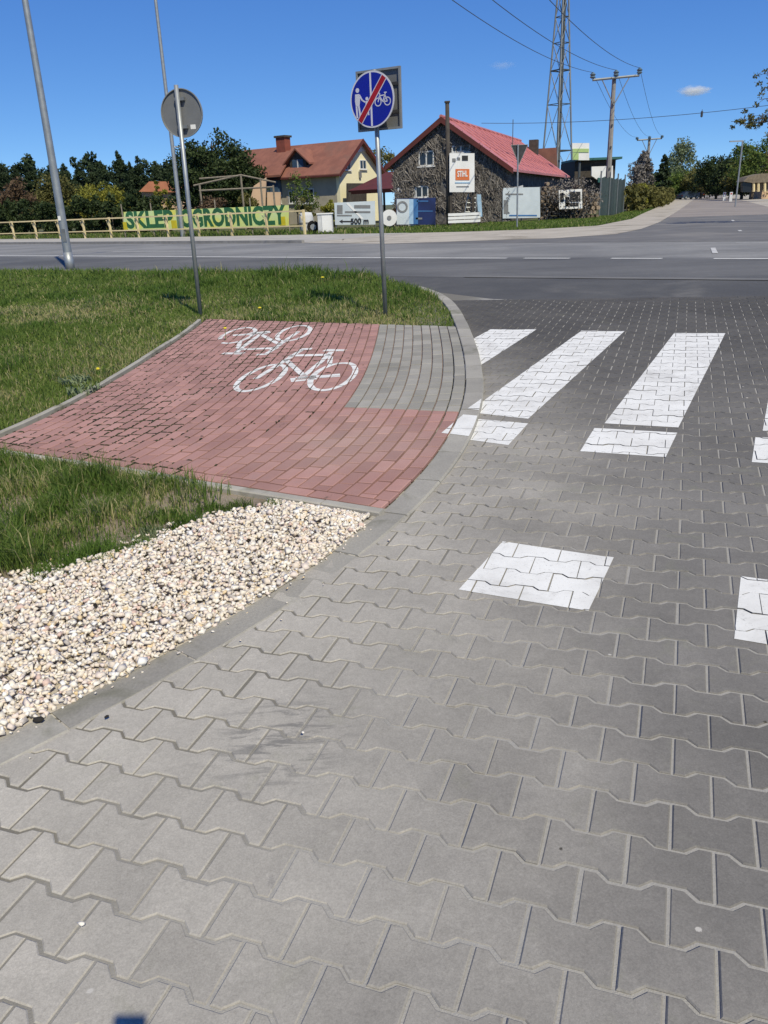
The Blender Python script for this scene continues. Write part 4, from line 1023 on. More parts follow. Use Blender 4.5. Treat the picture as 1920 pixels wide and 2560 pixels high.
# ---- street lamps
def lamp(base, H, r0, r1, leanv, label, arm_dir, arm_len=1.6, sticker=True, plinth=True):
    L = empty('street_lamp', base, 0, label, 'street lamp', 'tapered steel street lamps')
    pts = [base+leanv*t_+UP*(H*t_) for t_ in (0, .25, .5, .75, 1)]
    MB().tube([base-UP*.2]+pts, [r0]+[r0+(r1-r0)*t_ for t_ in (0, .25, .5, .75, 1)], 16).build('mast', 'galvanised', L, base, True)
    a = np.array([arm_dir[0], arm_dir[1], 0]); top = pts[-1]
    MB().tube([top-UP*.1, top+UP*.25+a*.15, top+UP*.4+a*.6, top+UP*.45+a*arm_len], r1*.75, 8).build('arm', 'galvanised', L, base, True)
    h = MB(); c = top+UP*.45+a*(arm_len+.3); b_ = np.array([-a[1], a[0], 0])
    h.add([c+a*x+b_*y+UP*z for x, y, z in ((-.35, -.10, -.03), (.35, -.13, -.03), (.35, .13, -.03), (-.35, .10, -.03), (-.30, -.07, .07), (.30, -.08, .05), (.30, .08, .05), (-.30, .07, .07))], [(3, 2, 1, 0), (4, 5, 6, 7), (0, 1, 5, 4), (1, 2, 6, 5), (2, 3, 7, 6), (3, 0, 4, 7)])
    h.build('lantern', 'white_dull', L, base)
    if plinth:
        MB().tube([base-UP*.1, base+UP*.42], [r0*1.07, r0*1.05], 16).build('collar', 'galvanised', L, base, True)
        MB().box(base+UP*.85+np.array([.02, -r0*.97, 0]), (.09, .02, .32)).build('inspection_door', 'galvanised_dark', L, base)
    if sticker: MB().box(base+UP*1.28+np.array([-.02, -r0*.95, 0]), (.07, .02, .11)).build('sticker', 'white_board', L, base)
    return L
lamp(G(152, 580), 9.2, .112, .058, np.array([.05, 0, 0]), 'large grey steel street lamp post rising out of the grass', (.566, .824))
lamp(rt(36.95, 34.2), 15.5, .125, .075, np.array([.12, 0, 0]), 'tall thin lamp mast beyond the road behind the round grey sign', (-.566, -.824), 1.8, False, False)
pz = at(372, 318, 85); lamp(np.array([pz[0]+1.2, pz[1], .3]), pz[2]-.75, .08, .05, np.zeros(3), 'distant street lamp with pale lantern left of the big dark tree', (-1, 0), .6, False, False)

# ---- wooden rail fence on the far pavement
fence = empty('rail_fence', rt(27.3, 33.6), 0, 'pale wooden two-rail fence along the far pavement', 'fence')
fb = np.array(fence.location)
nseg = 14; FT = [27.3+2.55*i for i in range(nseg)]
for i, t in enumerate(FT):
    p = rt(t, 33.6, .3)
    mb = MB(); mb.box(p+UP*.60, (.10, .10, 1.2), math.atan2(TR[1], TR[0])); mb.build('post', 'wood_pale', fence, fb)
    if i < nseg-1:
        q = rt(FT[i+1], 33.6, .3); off = -np.array([NR[0], NR[1], 0])*.09
        for z, hgt in ((1.14, .075), (.42, .065)):
            d = q-p; mb = MB(); mb.obox(p+off+UP*(z-hgt/2)+d*.01, d*.98, UP*hgt, off*.5); mb.build('rail', 'wood_pale', fence, fb)
    if i % 1 == 0 and i < nseg:
        mb = MB(); a0 = p+np.array([TR[0], TR[1], 0])*.28+UP*1.05; mb.tube([a0, p+UP*.5], .024, 6); mb.build('brace', 'wood_pale', fence, fb)

# ---- text helper
def text_mesh(body, size, bold=.0, width=None):
    cu = bpy.data.curves.new('text', 'FONT'); cu.body = body; cu.size = size; cu.offset = bold; cu.align_x = 'CENTER'; cu.align_y = 'CENTER'; cu.extrude = .004; cu.resolution_u = 3
    o = bpy.data.objects.new('text', cu); COL.objects.link(o); dg = bpy.context.evaluated_depsgraph_get(); dg.update()
    me = bpy.data.meshes.new_from_object(o.evaluated_get(dg)); bpy.data.objects.remove(o); me.materials.clear()
    if width:
        xs = [v.co.x for v in me.vertices]; w = max(xs)-min(xs); mid = (max(xs)+min(xs))/2
        for v in me.vertices: v.co.x = (v.co.x-mid)*width/w
    return me
def put_text(parent, base, body, size, c, right, nrm, material, bold=0., width=None, name='lettering'):
    me = text_mesh(body, size, bold, width); o = link(name, me, material, parent)
    right, nrm = np.array(right, float), np.array(nrm, float); c = np.array(c)+nrm*.006-np.array(base)
    o.matrix_local = Matrix(((right[0], 0, nrm[0], c[0]), (right[1], 0, nrm[1], c[1]), (0, 1, nrm[2], c[2]), (0, 0, 0, 1)))
    return o
# ---- long green and yellow banner
nB = -np.array([NR[0], NR[1], 0]); rB = -np.array([TR[0], TR[1], 0])     # facing the road; viewer's right
P0 = rt(40, 34.5, .3)
a0, a1, a2, a3 = [onplane(x, y, P0, NR) for x, y in ((267, 458), (267, 497), (623, 489), (623, 443))]
bb = empty('banner', a1, 0, 'long yellow and green banner hung behind the wooden fence', 'banner')
mb = MB(); mb.prism([a0, a1, a2, a3], -nB*.03); mb.build('cloth', 'banner_yellow', bb, a1)
mid = (a0+a1+a2+a3)/4; wdt = np.linalg.norm(a2-a1); hgt = (np.linalg.norm(a0-a1)+np.linalg.norm(a3-a2))/2
for word, u0, u1 in (('SKLEP', .02, .335), ('OGRODNICZY', .385, .985)):
    put_text(bb, a1, word, hgt*1.2, (a0+a1)/2*(1-(u0+u1)/2)+(a2+a3)/2*((u0+u1)/2), rB, nB, 'print_green', .05, wdt*(u1-u0))
for k, (x, w) in enumerate(((-.49, .03), (-.165, .035), (.465, .03))):
    c = mid+rB*wdt*x; mb = MB(); mb.obox(c-UP*hgt*.46-rB*.2+nB*.002, rB*wdt*w, UP*hgt*.42, nB*.002); mb.build('printed_flowers', 'flower', bb, a1)
for k in range(6):
    t_ = k/5; c = a1*(1-t_)+a2*t_; MB().box(np.array([c[0], c[1], (c[2]+1.5)/2+.15])-nB*.09, (.06, .06, c[2]+1.2)).build('post', 'wood_grey', bb, a1)

# ================================================================== houses
def n3(v): return np.array([v[0], v[1], 0.])
def window(parent, base, P0, nrm, x0, x1, y0, y1, right, glass='window_glass', frame='window_frame', mull=1, depth=.05):
    """window traced on a wall plane: frame with mullion, pane and sill"""
    A = onplane(x0, y1, P0, nrm); B = onplane(x1, y1, P0, nrm); C = onplane(x0, y0, P0, nrm)
    w = float(np.dot(B-A, right)); h = C[2]-A[2]; right = np.array(right); out = -n3(nrm)
    if np.dot(out, EYE-A) < 0: out = -out
    f = MB(); t = .075
    f.obox(A, right*t, UP*h, out*depth); f.obox(A+right*(w-t), right*t, UP*h, out*depth)
    f.obox(A+right*t, right*(w-2*t), UP*t, out*depth); f.obox(A+right*t+UP*(h-t), right*(w-2*t), UP*t, out*depth)
    for k in range(mull): f.obox(A+right*(w*(k+1)/(mull+1)-t/2)+UP*t, right*t, UP*(h-2*t), out*(depth-.004))
    fr = f.build('window', frame, parent, base)
    MB().obox(A+right*t*.5+UP*t*.5, right*(w-t), UP*(h-t), out*.015).build('pane', glass, fr, base)
    MB().obox(A-right*.08-UP*.06, right*(w+.16), UP*.06, out*.14).build('sill', frame, fr, base)
    return fr
# ---- old stone house under a red sheet roof
apex = at(957, 254, 51.5); Rd = n3(SD); Wd = np.array([SD[1], -SD[0], 0])      # ridge direction, gable direction (viewer's right)
hb = np.array([apex[0], apex[1], .28]); H1 = empty('stone_house', hb, 0, 'old stone house with creeper on the gable and red sheet roof', 'house')
eL = onplane(836, 360, apex, SD); eR = onplane(1112, 365, apex, SD)
dL = float(np.dot(eL-apex, Wd)); dR = float(np.dot(eR-apex, Wd)); LEN = 24.
def loc(w, z, d): return np.array([apex[0], apex[1], 0])+Wd*w+Rd*d+UP*z
zL, zR = eL[2], eR[2]
wallL, wallR = dL+.45, dR-.45
zat = lambda w: apex[2]+(zL-apex[2])*w/dL if w < 0 else apex[2]+(zR-apex[2])*w/dR
mb = MB(); mb.prism([loc(wallL, .2, 0), loc(wallR, .2, 0), loc(wallR, zat(wallR)-.16, 0), loc(0, apex[2]-.18, 0), loc(wallL, zat(wallL)-.16, 0)], Rd*LEN); mb.build('wall', 'rubble_wall', H1, hb)
def roof_slab(e0, e1, name):
    mb = MB(); P = [loc(0, apex[2], -.45), loc(e0, e1, -.45), loc(e0, e1, LEN+.4), loc(0, apex[2], LEN+.4)]; mb.prism(P, UP*-.14); return mb.build(name, 'roof_sheet', H1, hb)
roof_slab(dL, zL, 'roof'); roof_slab(dR, zR, 'roof')
mb = MB()
for e0, e1 in ((dL, zL), (dR, zR)): mb = MB(); mb.prism([loc(0, apex[2]+.03, -.47), loc(e0, e1+.03, -.47), loc(e0, e1-.26, -.47), loc(0, apex[2]-.30, -.47)], Rd*.05); mb.build('barge_board', 'roof_trim', H1, hb)
MB().tube([loc(0, apex[2]+.03, -.45), loc(0, apex[2]+.03, LEN+.4)], .11, 8).build('ridge_cap', 'roof_sheet', H1, hb)
for k in range(1, 16):                                        # standing seams of the visible slope
    d = k*LEN/16; mb = MB(); a_, b_ = loc(.1, apex[2]+.0-.01*0, d), loc(dR, zR, d); mb.tube([a_+UP*.015, b_+UP*.015], .03, 5); mb.build('seam', 'roof_sheet', H1, hb)
window(H1, hb, apex-Rd*.0, SD, 905, 938, 327, 360, Wd)
window(H1, hb, apex, SD, 898, 926, 402, 428, Wd)
window(H1, hb, apex, SD, 976, 1016, 315, 330, Wd)
MB().obox(loc(wallL-.0, .2, -.06), Wd*1.3, UP*2.3, Rd*.05).build('plaster_patch', 'white_dull', H1, hb)
# chimney pipe and stay wire pole on the roof
MB().tube([loc(1.2, apex[2]-1.2, LEN*.62), loc(1.2, apex[2]+.9, LEN*.62)], .03, 6).build('aerial', 'steel_dark', H1, hb)
MB().box(loc(dR*.35, apex[2]-.9, LEN*.93), (.7, .7, 1.6), math.atan2(Rd[1], Rd[0])).build('chimney', 'wood_dark', H1, hb)
# bare creeper on the gable
rng = np.random.default_rng(5); n = 9500; w = rng.uniform(wallL, wallR, n); ztop = np.array([zat(x)-.25 for x in w]); zz = .3+rng.random(n)*(ztop-.3)
keep = (vnoise(w+20, zz+20, .9, 31)*.6+vnoise(w+20, zz+20, .35, 32)*.4) > .36
for bx in ((902, 941, 324, 364), (895, 929, 399, 432), (973, 1019, 312, 333)):
    A_, B_ = onplane(bx[0], bx[3], apex, SD), onplane(bx[1], bx[2], apex, SD); keep &= ~((w > np.dot(A_-apex, Wd)) & (w < np.dot(B_-apex, Wd)) & (zz > A_[2]) & (zz < B_[2]))
w, zz = w[keep], zz[keep]; n = len(w)
Pw = np.array([apex[0], apex[1], 0])+np.outer(w, Wd)+np.outer(zz, UP)-np.outer(rng.uniform(.02, .16, n), Rd)
ang = rng.normal(1.57, .75, n); ln_ = rng.uniform(.10, .34, n); tw = rng.uniform(.006, .018, n)
d1 = np.outer(np.cos(ang)*ln_, Wd)+np.outer(np.sin(ang)*ln_, UP); d2 = np.outer(-np.sin(ang)*tw, Wd)+np.outer(np.cos(ang)*tw, UP)-np.outer(rng.uniform(0, .02, n), Rd)
Vv = np.stack([Pw-d1-d2, Pw+d1-d2, Pw+d1+d2, Pw-d1+d2], 1).reshape(-1, 3); rr = np.repeat(rng.random(n)**1.5, 4)
o = link('creeper', big_mesh('creeper', Vv, np.arange(n*4), 4, rr), 'twig'); tag(o, 'bare grey creeper covering the stone gable', 'creeper')
# neighbouring brown red roof behind the stone house
q = at(1185, 320, 78); nb = empty('house', (q[0], q[1], .28), 0, 'small brown red roof showing behind the stone house', 'house'); nbl = np.array([q[0], q[1], .28])
MB().prism([q+Wd*-1.6+UP*-1.9, q+Wd*.9+UP*-1.9, q+Wd*.7, q-Wd*.9], Rd*-.2).build('roof', 'roof_tile', nb, nbl)
MB().obox(np.array([q[0], q[1], .25])-Wd*1.5, Wd*2.3, Rd*3, UP*(q[2]-2.1)).build('wall', 'rubble_wall', nb, nbl)

# ---- yellow house with tiled roof
ap2 = at(774, 301, 74); Rt = n3(TR); Nt = n3(NR)               # ridge along the main road, gable along NR
h2 = np.array([ap2[0], ap2[1], .28]); H2 = empty('yellow_house', h2, 0, 'yellow gabled house with red tiled roof and dormer', 'house')
eF = onplane(724, 375, ap2, TR); eBk = onplane(818, 362, ap2, TR)
dF = float(np.dot(eF-ap2, Nt)); dB_ = -dF; zF = eF[2]; L2 = 13.2
def l2_(w, z, d): return np.array([ap2[0], ap2[1], 0])+Nt*w+Rt*d+UP*z
wf = dF+.55; z2 = lambda w: ap2[2]+(zF-ap2[2])*abs(w/dF)
MB().prism([l2_(wf, .2, 0), l2_(-wf, .2, 0), l2_(-wf, z2(wf)-.15, 0), l2_(0, ap2[2]-.18, 0), l2_(wf, z2(wf)-.15, 0)], Rt*.35).build('gable_wall', 'render_yellow', H2, h2)
MB().prism([l2_(wf, .2, .36), l2_(-wf, .2, .36), l2_(-wf, z2(wf)-.15, .36), l2_(0, ap2[2]-.18, .36), l2_(wf, z2(wf)-.15, .36)], Rt*(L2-.4)).build('wall', 'render_shaded', H2, h2)
for sgn in (1, -1):
    mb = MB(); mb.prism([l2_(0, ap2[2], -.5), l2_(sgn*dF, zF, -.5), l2_(sgn*dF, zF, L2+.4), l2_(0, ap2[2], L2+.4)], UP*-.16); rf = mb.build('roof', 'roof_tile', H2, h2)
    mb = MB(); mb.prism([l2_(0, ap2[2]+.03, -.53), l2_(sgn*dF, zF+.03, -.53), l2_(sgn*dF, zF-.28, -.53), l2_(0, ap2[2]-.32, -.53)], Rt*.05); mb.build('barge_board', 'roof_trim', H2, h2)
MB().obox(l2_(dF-.1, zF-.2, -.5), Nt*.1, Rt*(L2+.9), UP*.12).build('gutter', 'roof_trim', H2, h2)
# chimney
pc = onplane(612, 312, ap2+Nt*-.8, NR); mb = MB(); mb.box([pc[0], pc[1], ap2[2]-.35], (1.0, .8, 2.0), math.atan2(Rt[1], Rt[0])); ch = mb.build('chimney', 'brick_chimney', H2, h2)
MB().box([pc[0], pc[1], ap2[2]+.72], (1.25, 1.0, .16), math.atan2(Rt[1], Rt[0])).build('cap', 'wood_dark', ch, h2)
# dormer on the front slope
pd = onplane(649, 352, ap2+Nt*(dF*.62), NR); dd = float(np.dot(pd-ap2, Rt)); zb = z2(dF*.72)-.25
mb = MB(); wv_, hv = .9, .85
prof = [(-wv_, zb-.4), (wv_, zb-.4), (wv_, zb+hv), (0, zb+hv+.7), (-wv_, zb+hv)]
mb.prism([l2_(dF*.72, z, dd+x) for x, z in prof], Nt*(-dF*.6)*.9); dm = mb.build('dormer', 'wood_dark', H2, h2)
for sgn in (-1, 1):
    MB().prism([l2_(dF*.72-.3, zb+hv+.9, dd), l2_(dF*.72-.3, zb+hv-.3, dd+sgn*1.5), l2_(dF*.25, zb+hv-.3, dd+sgn*1.5), l2_(dF*.12, zb+hv+.9, dd)], UP*-.14).build('dormer_roof', 'roof_tile', dm, h2)
MB().obox(l2_(dF*.72-.03, zb, dd-.6), Rt*1.2, UP*.85, Nt*.028).build('dormer_window', 'window_glass_blue', dm, h2)
MB().obox(l2_(dF*.72-.06, zb, dd-.05), Rt*.1, UP*.85, Nt*.028).build('mullion', 'window_frame', dm, h2)
# second, lower cross roof on the left end
pl = onplane(572, 345, ap2+Nt*dF*.9, NR); d2_ = float(np.dot(pl-ap2, Rt))
MB().obox(l2_(dF*1.0, 2.6, d2_-1.5), Rt*3.0, Nt*2.5, UP*1.9).build('bay', 'window_glass_blue', H2, h2)
MB().prism([l2_(dF*1.1, z2(dF)+.2, d2_-2.2), l2_(dF*1.1, z2(dF)+.2, d2_+2.2), l2_(dF*.3, z2(dF*.3)+.35, d2_+1.6), l2_(dF*.3, z2(dF*.3)+.35, d2_-1.6)], UP*-.16).build('bay_roof', 'roof_tile', H2, h2)
gR = Nt if np.dot(Nt, CR) > 0 else -Nt
for x0, x1, y0, y1 in ((744, 757, 348, 368), (777, 791, 345, 366)): window(H2, h2, ap2, TR, x0, x1, y0, y1, gR)
MB().prism([onplane(x, y, ap2-Rt*.02, TR) for x, y in ((766, 330), (790, 326), (779, 312))], -Rt*.06).build('vent', 'white_board', H2, h2)
MB().obox(onplane(775, 384, ap2-Rt*.02, TR), gR*.25, UP*.5, -Rt*.15).build('wall_lamp', 'print_grey', H2, h2)
fr = -Nt; rgt = -Rt
for x0, x1, y0, y1 in ((593, 608, 412, 440), (655, 680, 408, 440), (625, 640, 412, 440)): window(H2, h2, l2_(wf-.0, 0, 0), NR, x0, x1, y0, y1, rgt)
# carport roof between the two houses
q0 = onplane(757, 398, l2_(0, 0, -3.5), TR); cp = empty('carport', (q0[0], q0[1], .28), 0, 'dark brown carport roof between yellow house and stone house', 'carport'); cb = np.array([q0[0], q0[1], .28])
MB().prism([onplane(x, y, l2_(0, 0, -3.5), TR) for x, y in ((752, 412), (834, 372), (836, 384), (754, 420))], -Rt*4.5).build('roof', 'roof_trim', cp, cb)
MB().prism([onplane(x, y, l2_(0, 0, -.8), TR) for x, y in ((748, 396), (788, 396), (788, 440), (748, 440))], -Rt*.2).build('shade_panel', 'wood_dark', cp, cb)  # dark sheet added for the shadow under the carport roof
for x, y in ((756, 417), (828, 380)):
    q = onplane(x, y, l2_(0, 0, -3.6), TR); MB().box([q[0], q[1], q[2]/2+.15], (.18, .18, q[2]-.2)).build('post', 'wood_dark', cp, cb)

# ---- little house with orange roof at left
q = at(355, 391, 92); lb = np.array([q[0], q[1], .28]); H3 = empty('house', lb, 0, 'low house with orange roof beyond the dark hedge', 'house')
a_, b_ = at(300, 414, 92), at(420, 416, 92); wdh = b_[0]-a_[0]
MB().prism([a_, b_, at(413, 392, 92), at(322, 392, 92)], (0, .3, 0)).build('roof', 'roof_tile_orange', H3, lb)
MB().box([(a_[0]+b_[0])/2, 95, (a_[2]+.3)/2], (wdh*.95, 5, a_[2]-.3)).build('wall', 'render_peach', H3, lb)
MB().box([at(408, 388, 92)[0], 92.6, at(408, 388, 92)[2]], (.9, .9, 1.3)).build('chimney', 'brick_chimney', H3, lb)
# beige garden wall with sloping end beside the yellow house
q = at(560, 440, 66); wb = np.array([q[0], q[1], .28])
MB().prism([at(x, y, 66) for x, y in ((537, 446), (573, 446), (575, 383), (548, 402))], (.0, .4, 0)).build('garden_wall', 'render_peach', None)
tag(bpy.data.objects['garden_wall'], 'peach coloured sloping garden wall at the left of the yellow house', 'wall')
MB().prism([at(x, y, 64) for x, y in ((577, 446), (606, 446), (606, 415), (577, 415))], (.0, .3, 0)).build('garden_wall', 'render_peach')
o = bpy.data.objects.get('garden_wall.001'); tag(o, 'low peach wall panel in front of the yellow house', 'wall')
# pergola of grey poles
pg_ = at(500, 446, 60); pgb = np.array([pg_[0], pg_[1], .28]); PG = empty('pergola', pgb, 0, 'rustic wooden pergola frame in front of the big dark tree', 'pergola')
for x, yt in ((431, 398), (520, 378), (562, 384), (590, 400)):
    t_ = at(x, yt, 60); MB().tube([[t_[0], 60, .2], t_], .07, 6).build('post', 'wood_grey', PG, pgb)
for a_, b_ in (((418, 401), (520, 378)), ((431, 386), (512, 380)), ((520, 378), (596, 394)), ((430, 412), (590, 404))):
    MB().tube([at(*a_, 60), at(*b_, 60)], .065, 6).build('beam', 'wood_grey', PG, pgb)

# ---- white building with teal roof and its sign at the right
q = at(1285, 372, 82); tb = np.array([q[0], q[1], .28]); H4 = empty('shop_building', tb, 0, 'low white building with teal roof edge beneath the lattice tower', 'building')
A_, B_ = at(1242, 346, 82), at(1330, 352, 82)
MB().box([(A_[0]+B_[0])/2, 85, (A_[2]-.3)/2+.2], (B_[0]-A_[0], 6, A_[2]-.3)).build('wall', 'wood_dark', H4, tb)
MB().box([(A_[0]+B_[0])/2+.2, 84.6, A_[2]+.02], (B_[0]-A_[0]+.4, 6.6, .2)).build('roof', 'teal_roof', H4, tb)
MB().prism([at(x, y, 81) for x, y in ((1278, 360), (1324, 358), (1324, 388), (1290, 388), (1278, 380))], (0, .3, 0)).build('fascia', 'white_board', H4, tb)
MB().prism([at(x, y, 80.8) for x, y in ((1292, 384), (1322, 384), (1322, 394), (1292, 394))], (0, .3, 0)).build('awning', 'teal_roof', H4, tb)
q = at(1255, 327, 80); sb = np.array([q[0], q[1], .28]); SG = empty('shop_sign', sb, 0, 'square white and green sign on a pole above the white building', 'sign')
MB().prism([at(x, y, 80) for x, y in ((1236, 309), (1273, 309), (1273, 346), (1236, 346))], (0, .25, 0)).build('panel', 'white_board', SG, sb)
mg = mat('print_lime', (.42, .56, .22), (.36, .50, .2), 2, .6)
MB().prism([at(x, y, 79.95) for x, y in ((1237, 321), (1272, 321), (1272, 329), (1237, 329))], (0, .04, 0)).build('stripe', 'print_lime', SG, sb)
MB().prism([at(x, y, 79.95) for x, y in ((1237, 330), (1250, 330), (1250, 345), (1237, 345))], (0, .04, 0)).build('stripe', 'print_lime', SG, sb)
MB().tube([[q[0], 80.3, .2], [q[0], 80.3, q[2]-.9]], .12, 8).build('post', 'steel_dark', SG, sb)

# ---- shed with reed roof at the right edge
q = at(1625, 412, 95); rb = np.array([q[0], q[1], .28]); H5 = empty('shed', rb, 0, 'low shed with ragged reed roof at the right picture edge', 'shed')
MB().prism([at(x, y, 95) for x, y in ((1606, 392), (1616, 382), (1645, 375), (1690, 373), (1690, 392), (1626, 395))], (0, 2, 0)).build('roof', 'reed_roof', H5, rb)
MB().prism([at(x, y, 95.6) for x, y in ((1610, 414), (1690, 412), (1690, 388), (1610, 391))], (0, 1.2, 0)).build('wall', 'reed_roof', H5, rb)
MB().prism([at(x, y, 95.3) for x, y in ((1604, 415), (1624, 415), (1624, 393), (1604, 393))], (0, .2, 0)).build('doorway', 'car_dark', H5, rb)
for x in (1628, 1638, 1652): MB().tube([at(x, 414, 95.2), at(x, 392, 95.2)], .14, 6).build('post', 'wood_pale', H5, rb)
q = at(1656, 372, 120); tb_ = np.array([q[0], q[1], .28]); H6 = empty('house', tb_, 0, 'brick red house corner at the right edge behind the shed', 'house')
MB().box([at(1675, 380, 120)[0], 122, 3.2], (3.2, 4, 6)).build('wall', 'render_peach', H6, tb_)
MB().prism([at(x, y, 119.5) for x, y in ((1650, 352), (1700, 346), (1700, 336), (1656, 338))], (0, 5, 0)).build('roof', 'roof_trim', H6, tb_)

# ================================================================== signs, banners and yard things in front of the stone house
# wooden service pole
p = G(970, 488); sp_ = empty('service_pole', p, 0, 'dark wooden pole standing before the stone gable', 'pole')
tp = at(966, 222, p[1]); MB().tube([p-UP*.3, tp], [.15, .11], 10).build('shaft', 'wood_dark', sp_, p, True)
MB().box(tp+[0, 0, .04], (.28, .28, .08)).build('cap', 'wood_dark', sp_, p)
# tall white advertising board with orange mark
Yb = p[1]-.3; bo = at(998, 415, Yb); AB = empty('advertising_board', [bo[0], Yb, .28], 0, 'tall white board with an orange printed mark before the stone house', 'board'); ab = np.array([bo[0], Yb, .28])
MB().prism([at(x, y, Yb) for x, y in ((971, 331), (1025, 331), (1025, 415), (971, 415))], (0, .12, 0)).build('panel', 'white_board', AB, ab)
MB().prism([at(x, y, Yb-.02) for x, y in ((984, 365), (1014, 365), (1014, 389), (984, 389))], (0, .015, 0)).build('orange_mark', 'print_orange', AB, ab)
cm = at(999, 376, Yb-.03); put_text(AB, ab, 'STIHL', .42, cm, (1, 0, 0), (0, -1, 0), 'white_board', .012, at(1010, 376, Yb)[0]-at(988, 376, Yb)[0])
for x0, x1, y0, y1, mt in ((977, 984, 342, 350, 'print_grey'), (988, 994, 340, 346, 'print_grey'), (998, 1011, 336, 347, 'print_black'), (983, 1016, 393, 396, 'print_lightblue'), (986, 1013, 402, 404, 'print_grey')):
    MB().prism([at(x, y, Yb-.02) for x, y in ((x0, y0), (x1, y0), (x1, y1), (x0, y1))], (0, .015, 0)).build('print', mt, AB, ab)
for x in (974, 1022):
    q = at(x, 420, Yb+.2); MB().box([q[0], Yb+.2, 1.3], (.14, .14, 2.6)).build('post', 'wood_dark', AB, ab)

def sheet(name, label, cat, corners, Y, material, prints=(), posts=True, thick=.04):
    """flat printed sheet on two posts; corners as picture readings at depth Y"""
    P = [at(x, y, Y) for x, y in corners]; b = np.array([P[0][0], Y, .28]); e = empty(name, b, 0, label, cat)
    MB().prism(P, (0, thick, 0)).build('cloth' if cat == 'banner' else 'panel', material, e, b)
    for pr in prints:
        cs, mt = pr; MB().prism([at(x, y, Y-.012) for x, y in cs], (0, .008, 0)).build('print', mt, e, b)
    if posts:
        xs = sorted(q_[0] for q_ in P); zt = max(q_[2] for q_ in P)
        for x in (xs[0]+.05, xs[-1]-.05): MB().tube([[x, Y+thick+.05, .2], [x, Y+thick+.05, zt]], .035, 6).build('post', 'galvanised_dark', e, b)
    return e, b
R4 = lambda x0, x1, y0, y1: ((x0, y0), (x1, y0), (x1, y1), (x0, y1))
e, b = sheet('banner', 'pale grey banner with black arrow and small print', 'banner', ((722, 438), (810, 434), (811, 485), (724, 486)), 47,
      'banner_white', ((R4(728, 740, 443, 462), 'print_grey'), (R4(765, 800, 443, 450), 'print_grey'), (R4(745, 800, 456, 460), 'print_grey'), (R4(728, 760, 464, 467), 'print_grey'), (((733, 478), (740, 474), (740, 477), (760, 477), (760, 480), (740, 480), (740, 483)), 'print_black'),
       (((748, 440), (752, 438), (785, 472), (781, 474)), 'white_board')))
q = at(777, 478, 46.97); put_text(e, b, '500 m', .40, q, (1, 0, 0), (0, -1, 0), 'print_black', .012)
e, b = sheet('banner', 'dark blue banner with pale left panel and round emblem', 'banner', ((856, 429), (941, 427), (941, 485), (856, 486)), 46,
      'banner_blue', ((R4(857, 884, 430, 485), 'banner_white'), (R4(884, 893, 430, 484), 'print_lightblue'), (R4(893, 903, 430, 484), 'banner_midblue'), (R4(900, 925, 433, 436), 'banner_midblue'), (R4(903, 935, 455, 457), 'banner_midblue'), (R4(898, 912, 470, 474), 'print_grey')))
cc = at(869, 447, 45.97); mb = MB(); qs = np.linspace(0, 6.2832, 17)
for i in range(16): mb.prism([cc+np.array([r_*math.cos(q), 0, r_*math.sin(q)]) for r_, q in ((.30, qs[i]), (.30, qs[i+1]), (.20, qs[i+1]), (.20, qs[i]))], (0, .006, 0))
mb.build('emblem', 'print_grey', e, b)
sheet('banner', 'large faded silver grey banner right of the white board', 'banner', ((1086, 413), (1088, 406), (1166, 404), (1167, 470), (1086, 472)), 50, 'banner_white',
      ((R4(1092, 1130, 418, 421), 'print_grey'), (R4(1088, 1098, 432, 462), 'print_grey'), (R4(1100, 1160, 464, 467), 'banner_midblue')))
sheet('banner', 'small black and white banner on the log wall', 'banner', ((1207, 411), (1257, 408), (1258, 450), (1208, 452)), 52, 'white_board',
      ((R4(1210, 1218, 416, 436), 'print_black'), (R4(1221, 1230, 425, 445), 'print_black'), (R4(1231, 1254, 414, 436), 'print_black'), (R4(1222, 1250, 438, 446), 'print_black')), posts=False)
sheet('sign_board', 'small pale sheet above the silver banner', 'board', ((1096, 408), (1130, 400), (1130, 412), (1096, 416)), 50.6, 'white_dull')
# box, drum, wheels, ladder
q = at(700, 477, 44); b = np.array([q[0], 44, .28]); e = empty('white_cabinet', b, 0, 'white metal cabinet standing on the grass left of the arrow banner', 'cabinet')
x0, x1 = at(686, 477, 44)[0], at(718, 477, 44)[0]; h_ = at(700, 463, 44)[2]-.3
MB().box([(x0+x1)/2, 44.4, .3+h_/2], (x1-x0, .8, h_)).build('body', 'white_dull', e, b, bevel=.02)
MB().box([(x0+x1)/2, 44.4, .3+h_+.03], (x1-x0+.08, .88, .06)).build('lid', 'white_board', e, b)
MB().box([x1-.30, 43.98, .3+h_/2], (.5, .03, h_*.85)).build('door', 'white_board', e, b)
e = empty('water_butt', np.array([at(662, 480, 46)[0], 46, .28]), 0, 'pale grey barrel leaning among yard things left of the cabinet', 'barrel'); b = np.array(e.location)
MB().lathe([(.30, 0), (.38, .2), (.40, .5), (.38, .85), (.31, 1.05), (.05, 1.08)], b, 14).build('body', 'white_dull', e, b, True)
MB().lathe([(.41, .48), (.42, .50), (.42, .55), (.41, .57)], b, 14).build('hoop', 'print_grey', e, b)
e = empty('tyre_planter', np.array([at(676, 484, 45)[0], 45, .28]), 0, 'dark tyre standing between pale barrel and white cabinet', 'tyre'); b = np.array(e.location)
c0 = b+UP*.33; mb = MB(); mb.tube([c0+np.array([.24*math.cos(q), 0, .24*math.sin(q)]) for q in np.linspace(0, 6.2832, 17)], .09, 7, False); mb.build('tread', 'tyre', e, b)
mb = MB(); mb.tube([c0+[0, -.02, 0], c0+[0, .04, 0]], .15, 10); mb.build('hub', 'galvanised', e, b)
